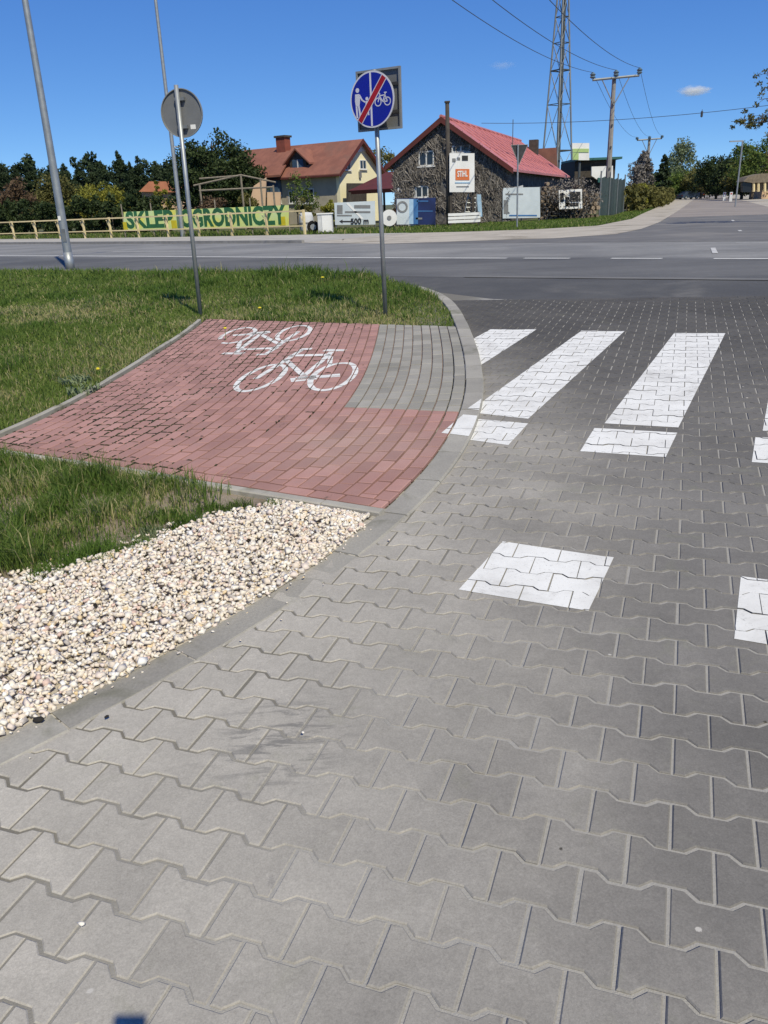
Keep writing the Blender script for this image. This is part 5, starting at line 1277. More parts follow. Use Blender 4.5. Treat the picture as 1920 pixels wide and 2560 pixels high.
e = empty('round_table', np.array([at(841, 478, 45.5)[0], 45.5, .28]), 0, 'white round table top tilted up on edge beside the blue banner', 'table'); b = np.array(e.location)
mb = MB(); disc(mb, b+UP*.62, np.array([1, 0, 0]), np.array([0, -1, 0]), .42, .06, 20); mb.build('top', 'white_board', e, b)
mb = MB(); disc(mb, b+UP*.62+np.array([0, -.065, 0]), np.array([1, 0, 0]), np.array([0, -1, 0]), .12, .02, 12); mb.build('hub', 'print_grey', e, b)
for sx in (-.25, .25): MB().tube([b+[sx, .1, .0], b+[sx*.6, .05, .62]], .03, 6).build('leg', 'wood_dark', e, b)
e = empty('bench', np.array([at(1000, 470, 46)[0], 46, .28]), 0, 'low white bench in front of the advertising board', 'bench'); b = np.array(e.location)
x0, x1 = at(968, 465, 46)[0], at(1038, 465, 46)[0]
for k, z in enumerate((.92, .74, .56)): MB().box([(x0+x1)/2, 46+.02*k, z], (x1-x0, .05, .14)).build('slat', 'white_board', e, b)
for x in (x0+.1, x1-.1): MB().box([x, 46.1, .65], (.09, .09, .75)).build('leg', 'wood_dark', e, b)
e = empty('step_ladder', np.array([at(1015, 450, 48)[0], 48, .28]), 0, 'pale step ladder leaning below the advertising board', 'ladder'); b = np.array(e.location)
for xa, xb in ((1002, 1012), (1026, 1030)): MB().tube([at(xa, 470, 48), at(xb, 418, 48)], .035, 6).build('rail', 'galvanised', e, b)
for y in (428, 438, 448, 458): MB().tube([at(1012-(y-418)*.19, y, 48), at(1030-(y-418)*.08, y, 48)], .028, 6).build('rung', 'galvanised', e, b)
sheet('sign_board', 'narrow pale teal board leaning right of the ladder', 'board', ((1030, 420), (1039, 420), (1042, 468), (1033, 468)), 48.5, 'print_lightblue', posts=False)
# rubble wall left of the gable and picket stubs at right
q = at(1045, 470, 51); e = empty('picket_fence', [q[0], 51, .28], 0, 'short weathered picket fence left of the silver banner', 'fence'); pb = np.array(e.location)
for i in range(9):
    b = at(1045+i*5.2, 470, 51); b[2] = .28; hp = 1.15+.1*(i % 3)
    MB().prism([b+[-.06, 0, 0], b+[.06, 0, 0], b+[.06, 0, hp], b+[0, 0, hp+.12], b+[-.06, 0, hp]], (0, .04, 0)).build('picket', 'white_dull', e, pb)
for z in (.35, .95): MB().obox(at(1043, 470, 51.05)*[1, 1, 0]+UP*(.28+z), np.array([at(1089, 470, 51)[0]-at(1043, 470, 51)[0], 0, 0]), UP*.08, (0, .04, 0)).build('rail', 'white_dull', e, pb)
# stacked firewood
fw = empty('log_stack', np.array([at(1228, 465, 53)[0], 53, .28]), 0, 'long stack of firewood between silver banner and green fence', 'firewood'); b = np.array(fw.location); rs = random.Random(4)
x0, x1 = at(1172, 460, 53)[0], at(1292, 460, 53)[0]; zt = at(1230, 392, 53)[2]; n = 0; z = .38; r_ = .135; mb = MB(); row = 0
me_log = None
while z < zt:
    x = x0+(.14 if row % 2 else 0)
    while x < x1:
        if z < zt-.5*abs(math.sin(x*1.7))-.2*(x > x1-2) and n < 290:
            rr = r_*rs.uniform(.8, 1.02)
            if me_log is None:
                m_ = MB(); m_.tube([(0, 0, 0), (0, .8, 0)], 1.0, 7); me_log = bpy.data.meshes.new('log'); me_log.from_pydata(m_.v, [], m_.f); me_log.materials.append(MATS['log_end'])
            o = bpy.data.objects.new('log', me_log); COL.objects.link(o); o.parent = fw; o.location = (x-b[0]+rs.uniform(-.02, .02), rs.uniform(-.08, .08), z-b[2]); o.scale = (rr, 1, rr); o.rotation_euler[1] = rs.uniform(0, 6); n += 1
        x += .29
    z += .25; row += 1
# green mesh fence
gf = empty('mesh_fence', np.array([at(1295, 465, 54)[0], 54, .28]), 0, 'dark green board fence leading to the side road hedge', 'fence'); b = np.array(gf.location)
A_, B_ = at(1294, 462, 54), at(1346, 452, 66); A_[2] = B_[2] = .28
for k in range(18):
    p0 = A_+(B_-A_)*k/18; p1 = A_+(B_-A_)*(k+.86)/18; MB().obox(p0, p1-p0, UP*(2.35+.05*(k % 3)), (.03, .06, 0)).build('board', 'mesh_green', gf, b)
for k in (0, 6, 12, 18): p0 = A_+(B_-A_)*k/18; MB().tube([p0, p0+UP*2.75], .05, 6).build('post', 'galvanised_dark', gf, b)
for z in (.7, 1.9): MB().obox(A_+UP*z+np.array([.02, .1, 0]), B_-A_, UP*.09, (.03, .05, 0)).build('rail', 'wood_dark', gf, b)
# back of the give-way sign
p = G(1117, 490); yb = np.array(p); Y = p[1]; e = empty('road_sign', p, 0, 'back of a triangular give-way sign on a tall post', 'road sign')
MB().tube([p-UP*.2, at(1119, 312, Y)], .04, 8).build('post', 'galvanised', e, p)
T = [at(x, y, Y+.06) for x, y in ((1103, 313), (1141, 312), (1121, 357))]
MB().prism(T, (0, .02, 0)).build('panel', 'sign_panel_dark', e, p)
mb = MB(); c = sum(T)/3
for i in range(3):
    a_, b_ = T[i], T[(i+1) % 3]; mb.prism([a_, b_, b_+(c-b_)*.09, a_+(c-a_)*.09], (0, -.03, 0))
mb.build('rim', 'sign_edge', e, p)

# ================================================================== tower, poles and wires
tb = at(1200, 430, 112); tb[2] = .2; tw = empty('lattice_tower', tb, R_(34), 'tall grey steel lattice tower rising out of the frame', 'tower')
HT = 44.0; zt0, zt1 = at(1207, 0, 112)[2], at(1200, 340, 112)[2]; wt0, wt1 = [px*SX/FPX*(np.array([0, 112, z])-EYE)@CF/2.8 for px, z in ((24, zt0), (60, zt1))]
hw = lambda z: max(wt1+(wt0-wt1)*(z-zt1)/(zt0-zt1), .3)
lv = [0, 3.4, 7.0, 12.4, 16.2, 19.2, 22.0, 24.8, 27.4, 29.8, 32., 34.2, 36.4, 38.6, 40.8, 43]
for sx in (-1, 1):
    for sy in (-1, 1): MB().tube([(sx*hw(z), sy*hw(z), z) for z in lv], .11, 6).build('leg', 'steel_lattice', tw)
for i, z in enumerate(lv[1:]):
    h_ = hw(z); mb = MB(); cs = [(-h_, -h_, z), (h_, -h_, z), (h_, h_, z), (-h_, h_, z)]
    for k in range(4): mb.tube([cs[k], cs[(k+1) % 4]], .085 if i in (3, 1) else .05, 5)
    mb.build('ring', 'steel_dark', tw)
for i in range(len(lv)-1):
    z0, z1 = lv[i], lv[i+1]; a_, b_ = hw(z0), hw(z1)
    for k, (p0, p1) in enumerate((((-1, -1), (1, -1)), ((1, -1), (1, 1)), ((1, 1), (-1, 1)), ((-1, 1), (-1, -1)))):
        mb = MB(); zm = (z0+z1)/2; hm = hw(zm)
        mb.tube([(p0[0]*a_, p0[1]*a_, z0), (p1[0]*b_, p1[1]*b_, z1)], .032, 5); mb.tube([(p1[0]*a_, p1[1]*a_, z0), (p0[0]*b_, p0[1]*b_, z1)], .032, 5); mb.build('brace', 'steel_lattice', tw)
MB().box((.15, -.15, HT/2), (.30, .22, HT)).build('cable_tray', 'steel_dark', tw)
# concrete line poles
def line_pole(px_base, px_top, Y, armL, armR, label, scale=1.):
    t_ = at(*px_top, Y); b = np.array([t_[0], Y, .2]); e = empty('line_pole', b, 0, label, 'utility pole', 'concrete power line poles')
    MB().tube([b, t_], [.24*scale, .15*scale], 8).build('shaft', 'concrete_pole', e, b)
    A_, B_ = at(*armL, Y-.3), at(*armR, Y-.3); d = B_-A_; mb = MB(); mb.tube([A_, B_], .09*scale, 6); mb.build('cross_arm', 'steel_lattice', e, b)
    m_ = (A_+B_)/2; low_ = t_-UP*1.9*scale+np.array([0, -.28, 0])
    for q in (m_+(A_-m_)*.6, m_+(B_-m_)*.6): MB().tube([q, low_], .04*scale, 5).build('strut', 'steel_lattice', e, b)
    ins = []
    for q in (A_, m_, B_):
        c = q+UP*.1; MB().lathe([(.10*scale, 0), (.22*scale, .08), (.14*scale, .16), (.22*scale, .26), (.12*scale, .36), (.05, .42)], c, 8).build('insulator', 'insulator', e, b); ins.append(c+UP*.4)
    for k in range(6): MB().box(b+UP*(1.8+k*1.5)+np.array([0, -.22*scale, 0]), (.10, .10, .14)).build('step_hole', 'steel_dark', e, b)
    return ins
i1 = line_pole((1316, 400), (1327, 166), 66, (1280, 173), (1381, 163), 'nearer concrete power pole with wide cross arm')
i2 = line_pole((1388, 400), (1403, 299), 148, (1376, 303), (1430, 299), 'farther small power pole half hidden by bushes', 1.4)
i3 = [at(x, 385, 420) for x in (1440, 1444, 1448)]
def wire(a, b, sag, label, r=.022, n=24):
    a, b = np.array(a, float), np.array(b, float); pts = [a+(b-a)*t-UP*sag*4*t*(1-t) for t in np.linspace(0, 1, n)]
    m_ = MB(); m_.tube(pts, r, 5); o = m_.build('power_wire', 'wire'); return tag(o, label, 'wire', 'overhead wires')
src_ = [at(x, -330, 24) for x in (560, 690, 910)]
for k, w_ in enumerate(('lowest', 'middle', 'upper right')): wire(src_[k], i1[k], .9, w_+' overhead wire descending to the nearer power pole', .016)
for k in range(3): wire(i1[k], i2[k], 1.2, ['left', 'middle', 'right'][k]+' wire between the two power poles', .016)
wire(at(1040, 266, 56), at(1760, 214, 48), .35, 'thin service wire crossing level behind the lattice tower', .015)
e = empty('wire_marker', at(1517, 236, 50.6), 0, 'small dark weight hanging from the service wire', 'marker'); b = np.array(e.location)
MB().lathe([(.02, -.42), (.07, -.38), (.07, -.12), (.02, -.08), (.012, .0)], b, 8).build('weight', 'wire', e, b)
lp = at(1592, 412, 70); thin = empty('thin_mast', [lp[0], 70, .28], 0, 'thin grey mast beside the side road at right', 'mast'); b = np.array(thin.location)
tpp = at(1592, 305, 70); MB().tube([b, [b[0], 70, tpp[2]]], .06, 6).build('shaft', 'galvanised', thin, b)
MB().box([b[0]-.5, 70, tpp[2]], (1.1, .14, .1)).build('lantern', 'galvanised', thin, b)

# ================================================================== vegetation beyond the road
def leaf_cloud(centres, radii, per, size, rng, flat=1.0):
    """many leaf sized quads in clumps round the given centres"""
    C = np.repeat(np.asarray(centres), per, 0); Rr = np.repeat(np.asarray(radii), per, 0); n = len(C)
    d = rng.normal(size=(n, 3)); d /= np.linalg.norm(d, axis=1)[:, None]; rad = rng.random(n)**.45
    P = C+d*Rr*rad[:, None]
    u = rng.normal(size=(n, 3)); u /= np.linalg.norm(u, axis=1)[:, None]; v = np.cross(u, rng.normal(size=(n, 3))); v /= np.linalg.norm(v, axis=1)[:, None]
    s = (size*rng.uniform(.5, 1.3, n))[:, None]; u = u*s; v = v*s*.55
    V = np.stack([P-u, P+v, P+u, P-v], 1).reshape(-1, 3)
    tone = np.repeat(np.repeat(rng.random(len(centres)), per)*.55+rng.random(n)*.45, 4)
    return V, tone
def tree(name, loc, label, cat, H, Rx, kind, leafmat, seed, clumps=60, per=60, size=.16, trunk=.2, base=.25, group=None, rz=0):
    rng = np.random.default_rng(seed); root = empty(name, loc, rz, label, cat, group); mb = MB()
    mb.tube([(0, 0, -.2), (.05, 0, H*.3), (-.04, .05, H*.6), (.02, 0, H*.92)], [trunk, trunk*.8, trunk*.5, trunk*.12], 7)
    cs, rs_ = [], []
    for k in range(clumps):
        if kind == 'conifer':
            t = 1-rng.random()**.62; t = base+(1-base)*t; rr = Rx*(1-(t-base)/(1-base))**.8*rng.uniform(.35, 1.0)+.05; a = rng.uniform(0, 6.28)
            c = (rr*math.cos(a), rr*math.sin(a), H*t-.12*rr); sz = Rx*.30*(1.12-t)+.10; r3 = (sz*1.25, sz*1.25, max(sz*.6, H*.035))
        elif kind == 'pine':
            t = rng.uniform(base, 1.0); prof = math.sin(min(1, (t-base)/(1-base)*1.05)*math.pi)**.6+.12; rr = Rx*prof*math.sqrt(rng.random()); a = rng.uniform(0, 6.28)
            c = (rr*math.cos(a), rr*math.sin(a), H*t); sz = Rx*.3; r3 = (sz, sz, sz*.55)
        elif kind == 'poplar':
            t = rng.uniform(base, 1.0); prof = math.sin((t-base)/(1-base)*math.pi*.93+.2)**.7; rr = Rx*prof*math.sqrt(rng.random()); a = rng.uniform(0, 6.28)
            c = (rr*math.cos(a), rr*math.sin(a), H*t); sz = Rx*.36; r3 = (sz, sz, sz*1.4)
        else:
            d = rng.normal(size=3); d /= np.linalg.norm(d); q = rng.uniform(.45, 1.0); zc = H*(base+(1-base)*.5); hz_ = H*(1-base)*.5
            c = (d[0]*Rx*q, d[1]*Rx*q, zc+d[2]*hz_*q*(1 if d[2] > 0 else .9)); sz = Rx*rng.uniform(.22, .36); r3 = (sz, sz, sz*.8)
        cs.append(c); rs_.append(r3)
        if k % 4 == 0:
            z0 = max(H*base*.6, c[2]-.35*math.hypot(c[0], c[1])-.2); mb.tube([(0, 0, z0), (c[0]*.5, c[1]*.5, (z0+c[2])/2+.05), c], [trunk*.35, trunk*.22, .02], 5)
    mb.build('trunk', 'bark', root)
    V, tone = leaf_cloud(cs, rs_, per, size, rng)
    link('crown', big_mesh('crown', V, np.arange(len(V)), 4, tone), leafmat, root)
    return root
def base_at(x, Y): q = at(x, 440, Y); return np.array([q[0], Y, .25])
def top_h(x, y, Y): return at(x, y, Y)[2]-.25
def copy_tree(src, loc, label, scale, rz, group=None):
    r = src.copy(); COL.objects.link(r); r.location = loc; r.rotation_euler[2] = rz; r.scale = scale; r['label'] = label
    if group: r['group'] = group
    for ch in list(src.children): c = ch.copy(); COL.objects.link(c); c.parent = r
    return r
# big dark tree by the pergola
Y = 72; tree('broad_tree', base_at(470, Y), 'big dark evergreen tree left of the yellow house', 'tree', top_h(465, 290, Y), 3.3, 'round', 'leaf_dark', 41, 110, 110, .15, .3, .08)
tree('broad_tree', base_at(425, 76), 'dark rounded tree joined to the left flank of the big one', 'tree', top_h(425, 318, 76), 2.3, 'round', 'leaf_dark', 42, 60, 90, .15, .25, .06)
tree('broad_tree', base_at(525, 75), 'dark tree leaning against the left end of the yellow house', 'tree', top_h(525, 318, 75), 2.2, 'round', 'leaf_dark', 43, 60, 90, .15, .25, .06)
Y = 112; tree('broad_tree', base_at(812, Y), 'pale grey tree top between blue sign and yellow house gable', 'tree', top_h(812, 312, Y), 3.0, 'round', 'leaf_olive', 44, 40, 60, .2, .25, .3)
# conifers that stand out of the wood at left
con = tree('spruce_tree', base_at(270, 118), 'tallest dark spruce of the wood, left of the tall thin mast', 'tree', top_h(268, 328, 118), 2.6, 'conifer', 'leaf_pine', 51, 190, 60, .15, .22, .06, 'conifers of the wood')
ph = top_h(268, 322, 118)
spots = [(310, 326, 120, 'slim spruce right of the tallest one in the wood'), (232, 338, 117, 'spruce left of the tallest one in the wood'), (372, 338, 119, 'dark spruce right behind the round grey sign post'), (350, 345, 121, 'spruce left of the round grey sign post'), (18, 345, 116, 'spruce at the left picture edge'), (45, 348, 119, 'second spruce from the left picture edge'),
         (75, 343, 121, 'spruce just left of the large lamp post'), (122, 340, 118, 'spruce just right of the large lamp post'), (150, 343, 122, 'short spruce above the yellow green bush, left one'), (185, 338, 117, 'spire of spruce above the yellow green bush'), (208, 346, 121, 'short spruce above the yellow green bush, right one'), (290, 340, 124, 'spruce between the tallest and the slim one')]
for i, (x, y, Y, lab) in enumerate(spots):
    h_ = top_h(x, y+6, Y)/ph; copy_tree(con, base_at(x, Y), lab, (h_*random.uniform(.85, 1.15), h_*random.uniform(.85, 1.15), h_), random.uniform(0, 6), 'conifers of the wood')
# the wood behind as one mass
rng = np.random.default_rng(61); cs, rs_ = [], []
for k in range(420):
    x = rng.uniform(-60, 560); Y = rng.uniform(124, 142); q = base_at(x, Y); htop = top_h(x, 352+8*math.sin(x*.05)+rng.uniform(-8, 12), Y); t = rng.random(); cs.append((q[0], q[1], .5+htop*t)); s_ = 1.5*(1.15-.7*t); rs_.append((s_, s_, s_*1.2))
V, tone = leaf_cloud(cs, rs_, 60, .32, rng); tag(link('distant_wood', big_mesh('distant_wood', V, np.arange(len(V)), 4, tone), 'leaf_pine'), 'dark distant pine wood along the left horizon', 'wood', kind='stuff')
# shrubs and hedges
def shrub(name, x0, x1, y0, Y, mat_, label, seed, n=70, per=70, size=.12, depth=1.2, cat='shrub', group=None, ybase=None):
    rng = np.random.default_rng(seed); a, b_ = base_at(x0, Y), base_at(x1, Y); loc = (a+b_)/2; H = top_h((x0+x1)/2, y0, Y); W = (b_[0]-a[0])/2; root = empty(name, loc, 0, label, cat, group); cs, rs_ = [], []; mb = MB()
    for k in range(n):
        d = rng.normal(size=3); d /= np.linalg.norm(d); q = rng.uniform(.35, .9); c = (d[0]*W*q, d[1]*depth*q, H*.5+d[2]*H*.45*q); cs.append(c); s_ = min(W, H)*rng.uniform(.2, .34); rs_.append((s_, s_, s_*.8))
        if k % 6 == 0: mb.tube([(c[0]*.25, c[1]*.25, -.1), c], [.04, .012], 5)
    mb.build('stems', 'bark', root); V, tone = leaf_cloud(cs, rs_, per, size, rng); link('foliage', big_mesh('foliage', V, np.arange(len(V)), 4, tone), mat_, root); return root
shrub('broad_shrub', 150, 300, 386, 84, 'leaf_yellow', 'wide yellow green bush above the dark hedge', 71, 90, 90, .13, 2.2)
shrub('broad_shrub', 325, 372, 380, 88, 'leaf_yellow', 'small yellow flowering shrub before the orange roof', 72, 26, 60, .13, 1)
shrub('broad_shrub', -30, 80, 372, 80, 'leaf_brown', 'reddish brown bush at the left picture edge', 73, 60, 70, .14, 2)
shrub('broad_shrub', 60, 190, 366, 90, 'leaf_olive', 'olive bush behind the large lamp post', 74, 80, 80, .15, 2.5)
shrub('broad_shrub', 690, 738, 424, 52, 'leaf_yellow', 'ochre bush above the white cabinet', 75, 30, 70, .09, .8)
shrub('broad_shrub', 640, 680, 420, 54, 'leaf_olive', 'thin olive bush left of the ochre one', 76, 26, 50, .09, .8)
shrub('broad_shrub', 410, 505, 424, 58, 'leaf_brown', 'brown bare shrub above the banner, left of the pergola', 77, 60, 60, .10, 1.2)
shrub('broad_shrub', 505, 560, 405, 62, 'leaf_olive', 'dark olive bush under the pergola', 78, 40, 60, .11, 1.2)
shrub('broad_shrub', 835, 860, 448, 50, 'leaf_brown', 'small brown bush above the white round table', 79, 14, 50, .08, .6)
for x, yt, Y, s_ in ((640, 375, 61, 1), (668, 392, 60, 2)):
    tree('thin_tree', base_at(x, Y), ['slender young tree in front of the yellow house, left one', 'slender young tree in front of the yellow house, right one'][s_-1], 'tree', top_h(x, yt, Y), .75, 'poplar', 'leaf_green', 80+s_, 26, 26, .08, .05, .35, 'young trees at the yellow house')
def hedge(name, pts, H, w, mat_, label, seed, dens=34, per=70, size=.10, cat='hedge'):
    rng = np.random.default_rng(seed); P = [np.array(p_, float) for p_ in pts]; cs, rs_ = [], []; loc = np.array([P[0][0], P[0][1], .25])
    for i in range(len(P)-1):
        L = np.linalg.norm(P[i+1]-P[i]); n = int(L*dens/6)
        for k in range(n):
            c = P[i]+(P[i+1]-P[i])*rng.random(); hh = H*(.86+.25*vnoise(np.array([c[0]]), np.array([c[1]]), 1.6, seed)[0]); z = rng.random()**.8*hh
            cs.append((c[0]+rng.uniform(-w, w)-loc[0], c[1]+rng.uniform(-w, w)-loc[1], z)); s_ = H*.16; rs_.append((s_, s_, s_))
    root = empty(name, loc, 0, label, cat); V, tone = leaf_cloud(cs, rs_, per, size, rng); link('foliage', big_mesh('foliage', V, np.arange(len(V)), 4, tone), mat_, root)
    mb = MB()
    for k in range(0, len(cs), 30): c = cs[k]; mb.tube([(c[0], c[1], -.05), (c[0], c[1], H*.6)], .03, 5)
    mb.build('stems', 'bark', root); return root
hl = [rt(t, 41)[:2] for t in (45, 50, 60, 75, 95)]
hedge('clipped_hedge', hl, 2.5, .5, 'leaf_dark', 'tall dark hedge behind the wooden fence', 91, 60, 90, .13)
hs = [base_at(1345, 66)[:2], np.array([26.5, 80]), np.array([41, 118]), np.array([58, 165])]
hedge('wild_hedge', hs, 1.75, .8, 'leaf_olive', 'olive green hedge along the left side of the side road', 92, 46, 70, .15)
shrub('broad_shrub', 1356, 1400, 388, 74, 'leaf_yellow', 'yellowish bush in the side road hedge', 93, 40, 70, .12, 1.2)
# climbing tangle on the log stack and bare shrubs by the green fence
shrub('bare_shrub', 1160, 1300, 374, 52.4, 'twig', 'bare twiggy shrub spreading over the firewood stack', 94, 80, 34, .07, .6)
shrub('bare_shrub', 1345, 1390, 330, 78, 'twig', 'bare pale shrub beside the nearer power pole', 95, 40, 30, .10, 1.2)
# trees along and at the end of the side road
sr_ = [('round', 1545, 332, 150, 4.6, 'leaf_dark', 'dark broad tree closing the side road, left one'), ('round', 1575, 336, 142, 3.6, 'leaf_dark', 'dark broad tree closing the side road, right one'), ('round', 1512, 352, 165, 3.6, 'leaf_olive', 'olive tree at the far left of the road end'), ('round', 1622, 298, 118, 3.9, 'leaf_green', 'tall bright green tree above the reed shed'), ('conifer', 1428, 334, 140, 1.7, 'leaf_pine', 'narrow dark spruce beside the side road'),
       ('poplar', 1464, 311, 180, 3.3, 'leaf_pale', 'pale tall poplar beyond the side road hedge'), ('round', 1493, 362, 190, 3.5, 'leaf_green', 'small green tree right of the pale poplar'), ('round', 1440, 372, 170, 4, 'leaf_green', 'low green tree left of the pale poplar'), ('poplar', 1385, 335, 105, 1.2, 'twig', 'slim bare tree left of the farther power pole'), ('round', 1600, 345, 125, 2.6, 'leaf_olive', 'olive tree between dark and bright green trees')]
for i, (k, x, y, Y, rx, lm_, lab) in enumerate(sr_):
    tree('roadside_tree', base_at(x, Y), lab, 'tree', top_h(x, y, Y), rx, k, lm_, 110+i, 70, 70, .2*(Y/120)**.5, .25, .06, 'trees by the side road')
rng = np.random.default_rng(62); cs, rs_ = [], []
for k in range(260):
    x = rng.uniform(1380, 1760); Y = rng.uniform(330, 400); q = base_at(x, Y); htop = top_h(x, 372+rng.uniform(-10, 14), Y); t = rng.random(); cs.append((q[0], q[1], .5+htop*t)); rs_.append((4, 4, 3))
V, tone = leaf_cloud(cs, rs_, 50, .8, rng); tag(link('distant_wood', big_mesh('distant_wood', V, np.arange(len(V)), 4, tone), 'leaf_dark'), 'distant wood at the end of the side road', 'wood', kind='stuff')
# larch leaning in from the right edge
lb_ = base_at(1712, 34); lr = empty('larch_tree', lb_, 0, 'sparse larch reaching its branches in from the right edge', 'tree'); rng = np.random.default_rng(77); mb = MB()
mb.tube([(0, 0, -.2), (.05, 0, 3), (0, 0, 6.5), (.05, 0, 9)], [.17, .13, .09, .02], 8); mb.build('trunk', 'bark', lr); mb = MB(); cs, rs_ = [], []
for x, y, spread in ((1585, 262, 1), (1600, 268, 1), (1640, 215, 1), (1648, 190, 1), (1650, 295, 1), (1655, 330, .6), (1640, 250, .5), (1650, 160, .6), (1628, 258, .8)):
    q = at(x, y, 34)-lb_; z0 = q[2]-.3; p0 = np.array([0, 0, z0]); m_ = (p0+q)/2+[0, 0, .22]; mb.tube([p0, m_, q], [.04, .026, .008], 5)
    for k in range(9):
        t = rng.uniform(.35, 1.05); c = p0*(1-t)**2+2*m_*t*(1-t)+q*t*t; c = c+rng.normal(size=3)*[.16, .2, .12]; s_ = rng.uniform(.06, .15); cs.append(c); rs_.append((s_*1.4, s_*1.4, s_)); mb.tube([p0*(1-t)**2+2*m_*t*(1-t)+q*t*t, c], [.01, .004], 4)
mb.build('branches', 'bark', lr); V, tone = leaf_cloud(cs, rs_, 34, .05, rng); link('crown', big_mesh('crown', V, np.arange(len(V)), 4, tone), 'leaf_olive', lr)

# ================================================================== parked cars far down the side road
def car(x, Y, yaw, paint, label):
    b = base_at(x, Y); b[2] = .31; e = empty('parked_car', b, yaw, label, 'car', 'cars far down the side road'); mb = MB()
    prof = [(-2.1, .28), (2.1, .28), (2.12, .75), (1.25, .95), (.75, 1.42), (-1.1, 1.45), (-1.75, .98), (-2.12, .85)]
    mb.prism([(-.85, y, z) for y, z in prof], (1.7, 0, 0)); mb.build('body', paint, e, bevel=.05)
    MB().box((0, .98, 1.2), (1.4, .06, .38), 0, Matrix.Rotation(R_(42), 3, 'X')).build('windscreen', 'window_glass', e)
    MB().box((0, -1.46, 1.2), (1.4, .06, .4), 0, Matrix.Rotation(R_(-36), 3, 'X')).build('rear_window', 'window_glass', e)
    for sx in (-1, 1):
        MB().box((sx*.856, -.15, 1.2), (.03, 1.6, .34)).build('side_window', 'window_glass', e)
        for y in (-1.3, 1.3):
            w = MB(); w.tube([(sx*.66, y, .32), (sx*.88, y, .32)], .32, 14); wh = w.build('wheel', 'tyre', e); MB().tube([(sx*.87, y, .32), (sx*.895, y, .32)], .19, 10).build('rim', 'galvanised', wh)
        MB().box((sx*.6, -2.1, .75), (.28, .06, .14)).build('tail_lamp', 'sign_red', e)
        MB().box((sx*.6, 2.1, .68), (.3, .06, .15)).build('headlight', 'white_board', e)
car(1486, 165, R_(-70), 'car_blue', 'blue grey car parked at the left of the side road')
car(1512, 175, R_(-22), 'car_dark', 'dark car under the trees at the end of the side road')
for i, (x, Y) in enumerate(((1563, 118), (1577, 104))):
    b = base_at(x, Y); b[2] = .3; e = empty('marker_post', b, 0, ['pale post under the dark trees, left one', 'pale post under the dark trees, right one'][i], 'post', 'marker posts'); MB().box(b+UP*.55, (.35, .12, 1.1)).build('shaft', 'white_dull', e, b)
    MB().box(b+UP*.9+np.array([0, -.065, 0]), (.2, .02, .14)).build('reflector', 'sign_red', e, b)
# grass strip in front of the yard
rng = np.random.default_rng(14)
strip = [rt(20.7, 33.2)[:2], G(740, 506)[:2], G(830, 504)[:2], G(1000, 500)[:2], G(1150, 495)[:2], G(1290, 487)[:2], G(1365, 472)[:2], G(1415, 449)[:2], np.array([30, 90]), np.array([24, 78]), base_at(1330, 56)[:2], base_at(1030, 50)[:2], base_at(640, 50)[:2]]
c = sample(strip, 36000, rng); X, Y = c.T; n = len(X); tl_ = vnoise(X, Y, 1.2, 15)
V_, F_, r_ = blades(X, Y, np.full(n, .255), .06+.16*tl_*rng.uniform(.5, 1.3, n), .03*rng.uniform(.7, 1.3, n), rng.uniform(.2, .8, n), rng, np.where(rng.random(n) < .05, .97, rng.random(n)*.8))
tag(link('grass', big_mesh('grass', V_, F_, 3, r_), 'grass_blade'), 'grass strip between sandy shoulder and the yard banners', 'grass', kind='stuff')
strip2 = [rt(22, 33.6)[:2], rt(40, 34.2)[:2], rt(75, 38)[:2], rt(75, 42)[:2], rt(40, 40)[:2], rt(22, 40)[:2]]
c = sample(strip2, 16000, rng); X, Y = c.T; n = len(X)
V_, F_, r_ = blades(X, Y, np.full(n, .255), .10+.2*rng.random(n), .04*rng.uniform(.7, 1.3, n), rng.uniform(.2, .8, n), rng, np.where(rng.random(n) < .15, .97, rng.random(n)*.8))
tag(link('grass', big_mesh('grass', V_, F_, 3, r_), 'grass_blade'), 'rough grass under the wooden fence and the long banner', 'grass', kind='stuff')
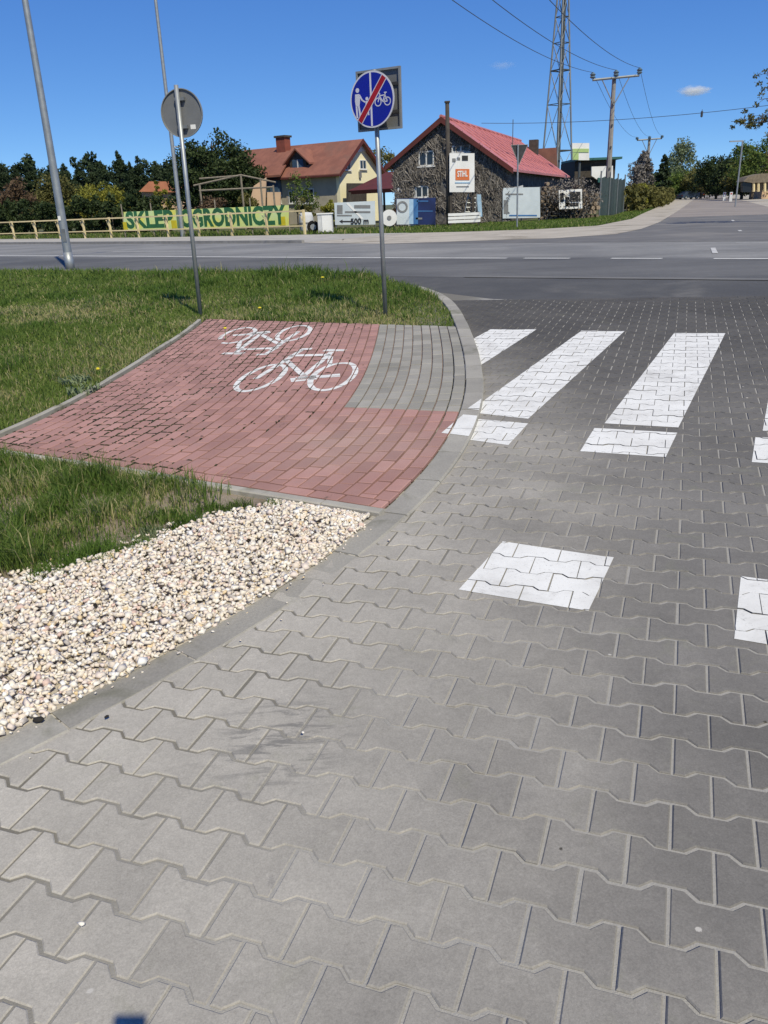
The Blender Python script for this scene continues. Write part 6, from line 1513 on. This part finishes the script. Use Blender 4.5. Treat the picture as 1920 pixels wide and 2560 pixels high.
# two small fair weather clouds
m = bpy.data.materials.new('cloud'); m.use_nodes = True; nt = m.node_tree; nt.nodes.clear(); MATS['cloud'] = m
out = nt.nodes.new('ShaderNodeOutputMaterial'); pv_ = nt.nodes.new('ShaderNodeVolumePrincipled'); pv_.inputs['Color'].default_value = (1, 1, 1, 1); pv_.inputs['Anisotropy'].default_value = -.45
tc = nt.nodes.new('ShaderNodeTexCoord'); nz = noise(nt, 2.2, 4, tc.outputs['Object'], .6); ln2 = nd(nt, 'ShaderNodeVectorMath', _operation='LENGTH'); nt.links.new(tc.outputs['Object'], ln2.inputs[0])
sh = math_(nt, 'SUBTRACT', math_(nt, 'ADD', math_(nt, 'SUBTRACT', 1., ln2.outputs['Value']), math_(nt, 'MULTIPLY', math_(nt, 'SUBTRACT', nz, .5), 1.3)), .12)
o_ = nt.nodes.new('ShaderNodeObjectInfo'); dn_ = math_(nt, 'MULTIPLY', math_(nt, 'MAXIMUM', sh, 0.), o_.outputs['Alpha']); nt.links.new(dn_, pv_.inputs['Density']); nt.links.new(pv_.outputs[0], out.inputs['Volume'])
def cloud(x0, x1, y0, y1, Y, alpha, label):
    a, b_ = at(x0, (y0+y1)/2, Y), at(x1, (y0+y1)/2, Y); c = (a+b_)/2; h_ = abs(at((x0+x1)/2, y0, Y)[2]-at((x0+x1)/2, y1, Y)[2])/2; w = (b_[0]-a[0])/2
    bm = bmesh.new(); bmesh.ops.create_icosphere(bm, subdivisions=3, radius=1.25); me = bpy.data.meshes.new('cloud'); bm.to_mesh(me); bm.free()
    o = link('cloud', me, 'cloud'); o.location = c; o.scale = (w, w*.5, h_); o.color = (1, 1, 1, alpha); tag(o, label, 'cloud')
cloud(1458, 1542, 182, 210, 1800, .16, 'small white cloud right of the power pole')
cloud(1050, 1120, 130, 152, 2000, .016, 'faint wisp of cloud left of the lattice tower')

# the phone the picture was taken with: it throws its shadow on the paving at the lower edge
ph = empty('phone', (0, 0, HZ), 0, 'dark phone held up by the photographer, its shadow at the lower picture edge', 'phone')
Mx = np.array([CR, CU, CF]).T
def camp(x, y, z): return EYE+Mx@np.array([x, y, z])
MB().obox(camp(-.090, -.172, -.018), CR*.068, CU*.150, CF*.008).build('body', 'phone_black', ph, EYE, bevel=.003)
MB().obox(camp(-.088, -.169, -.0195), CR*.064, CU*.144, CF*.0012).build('screen', 'window_glass', ph, EYE)
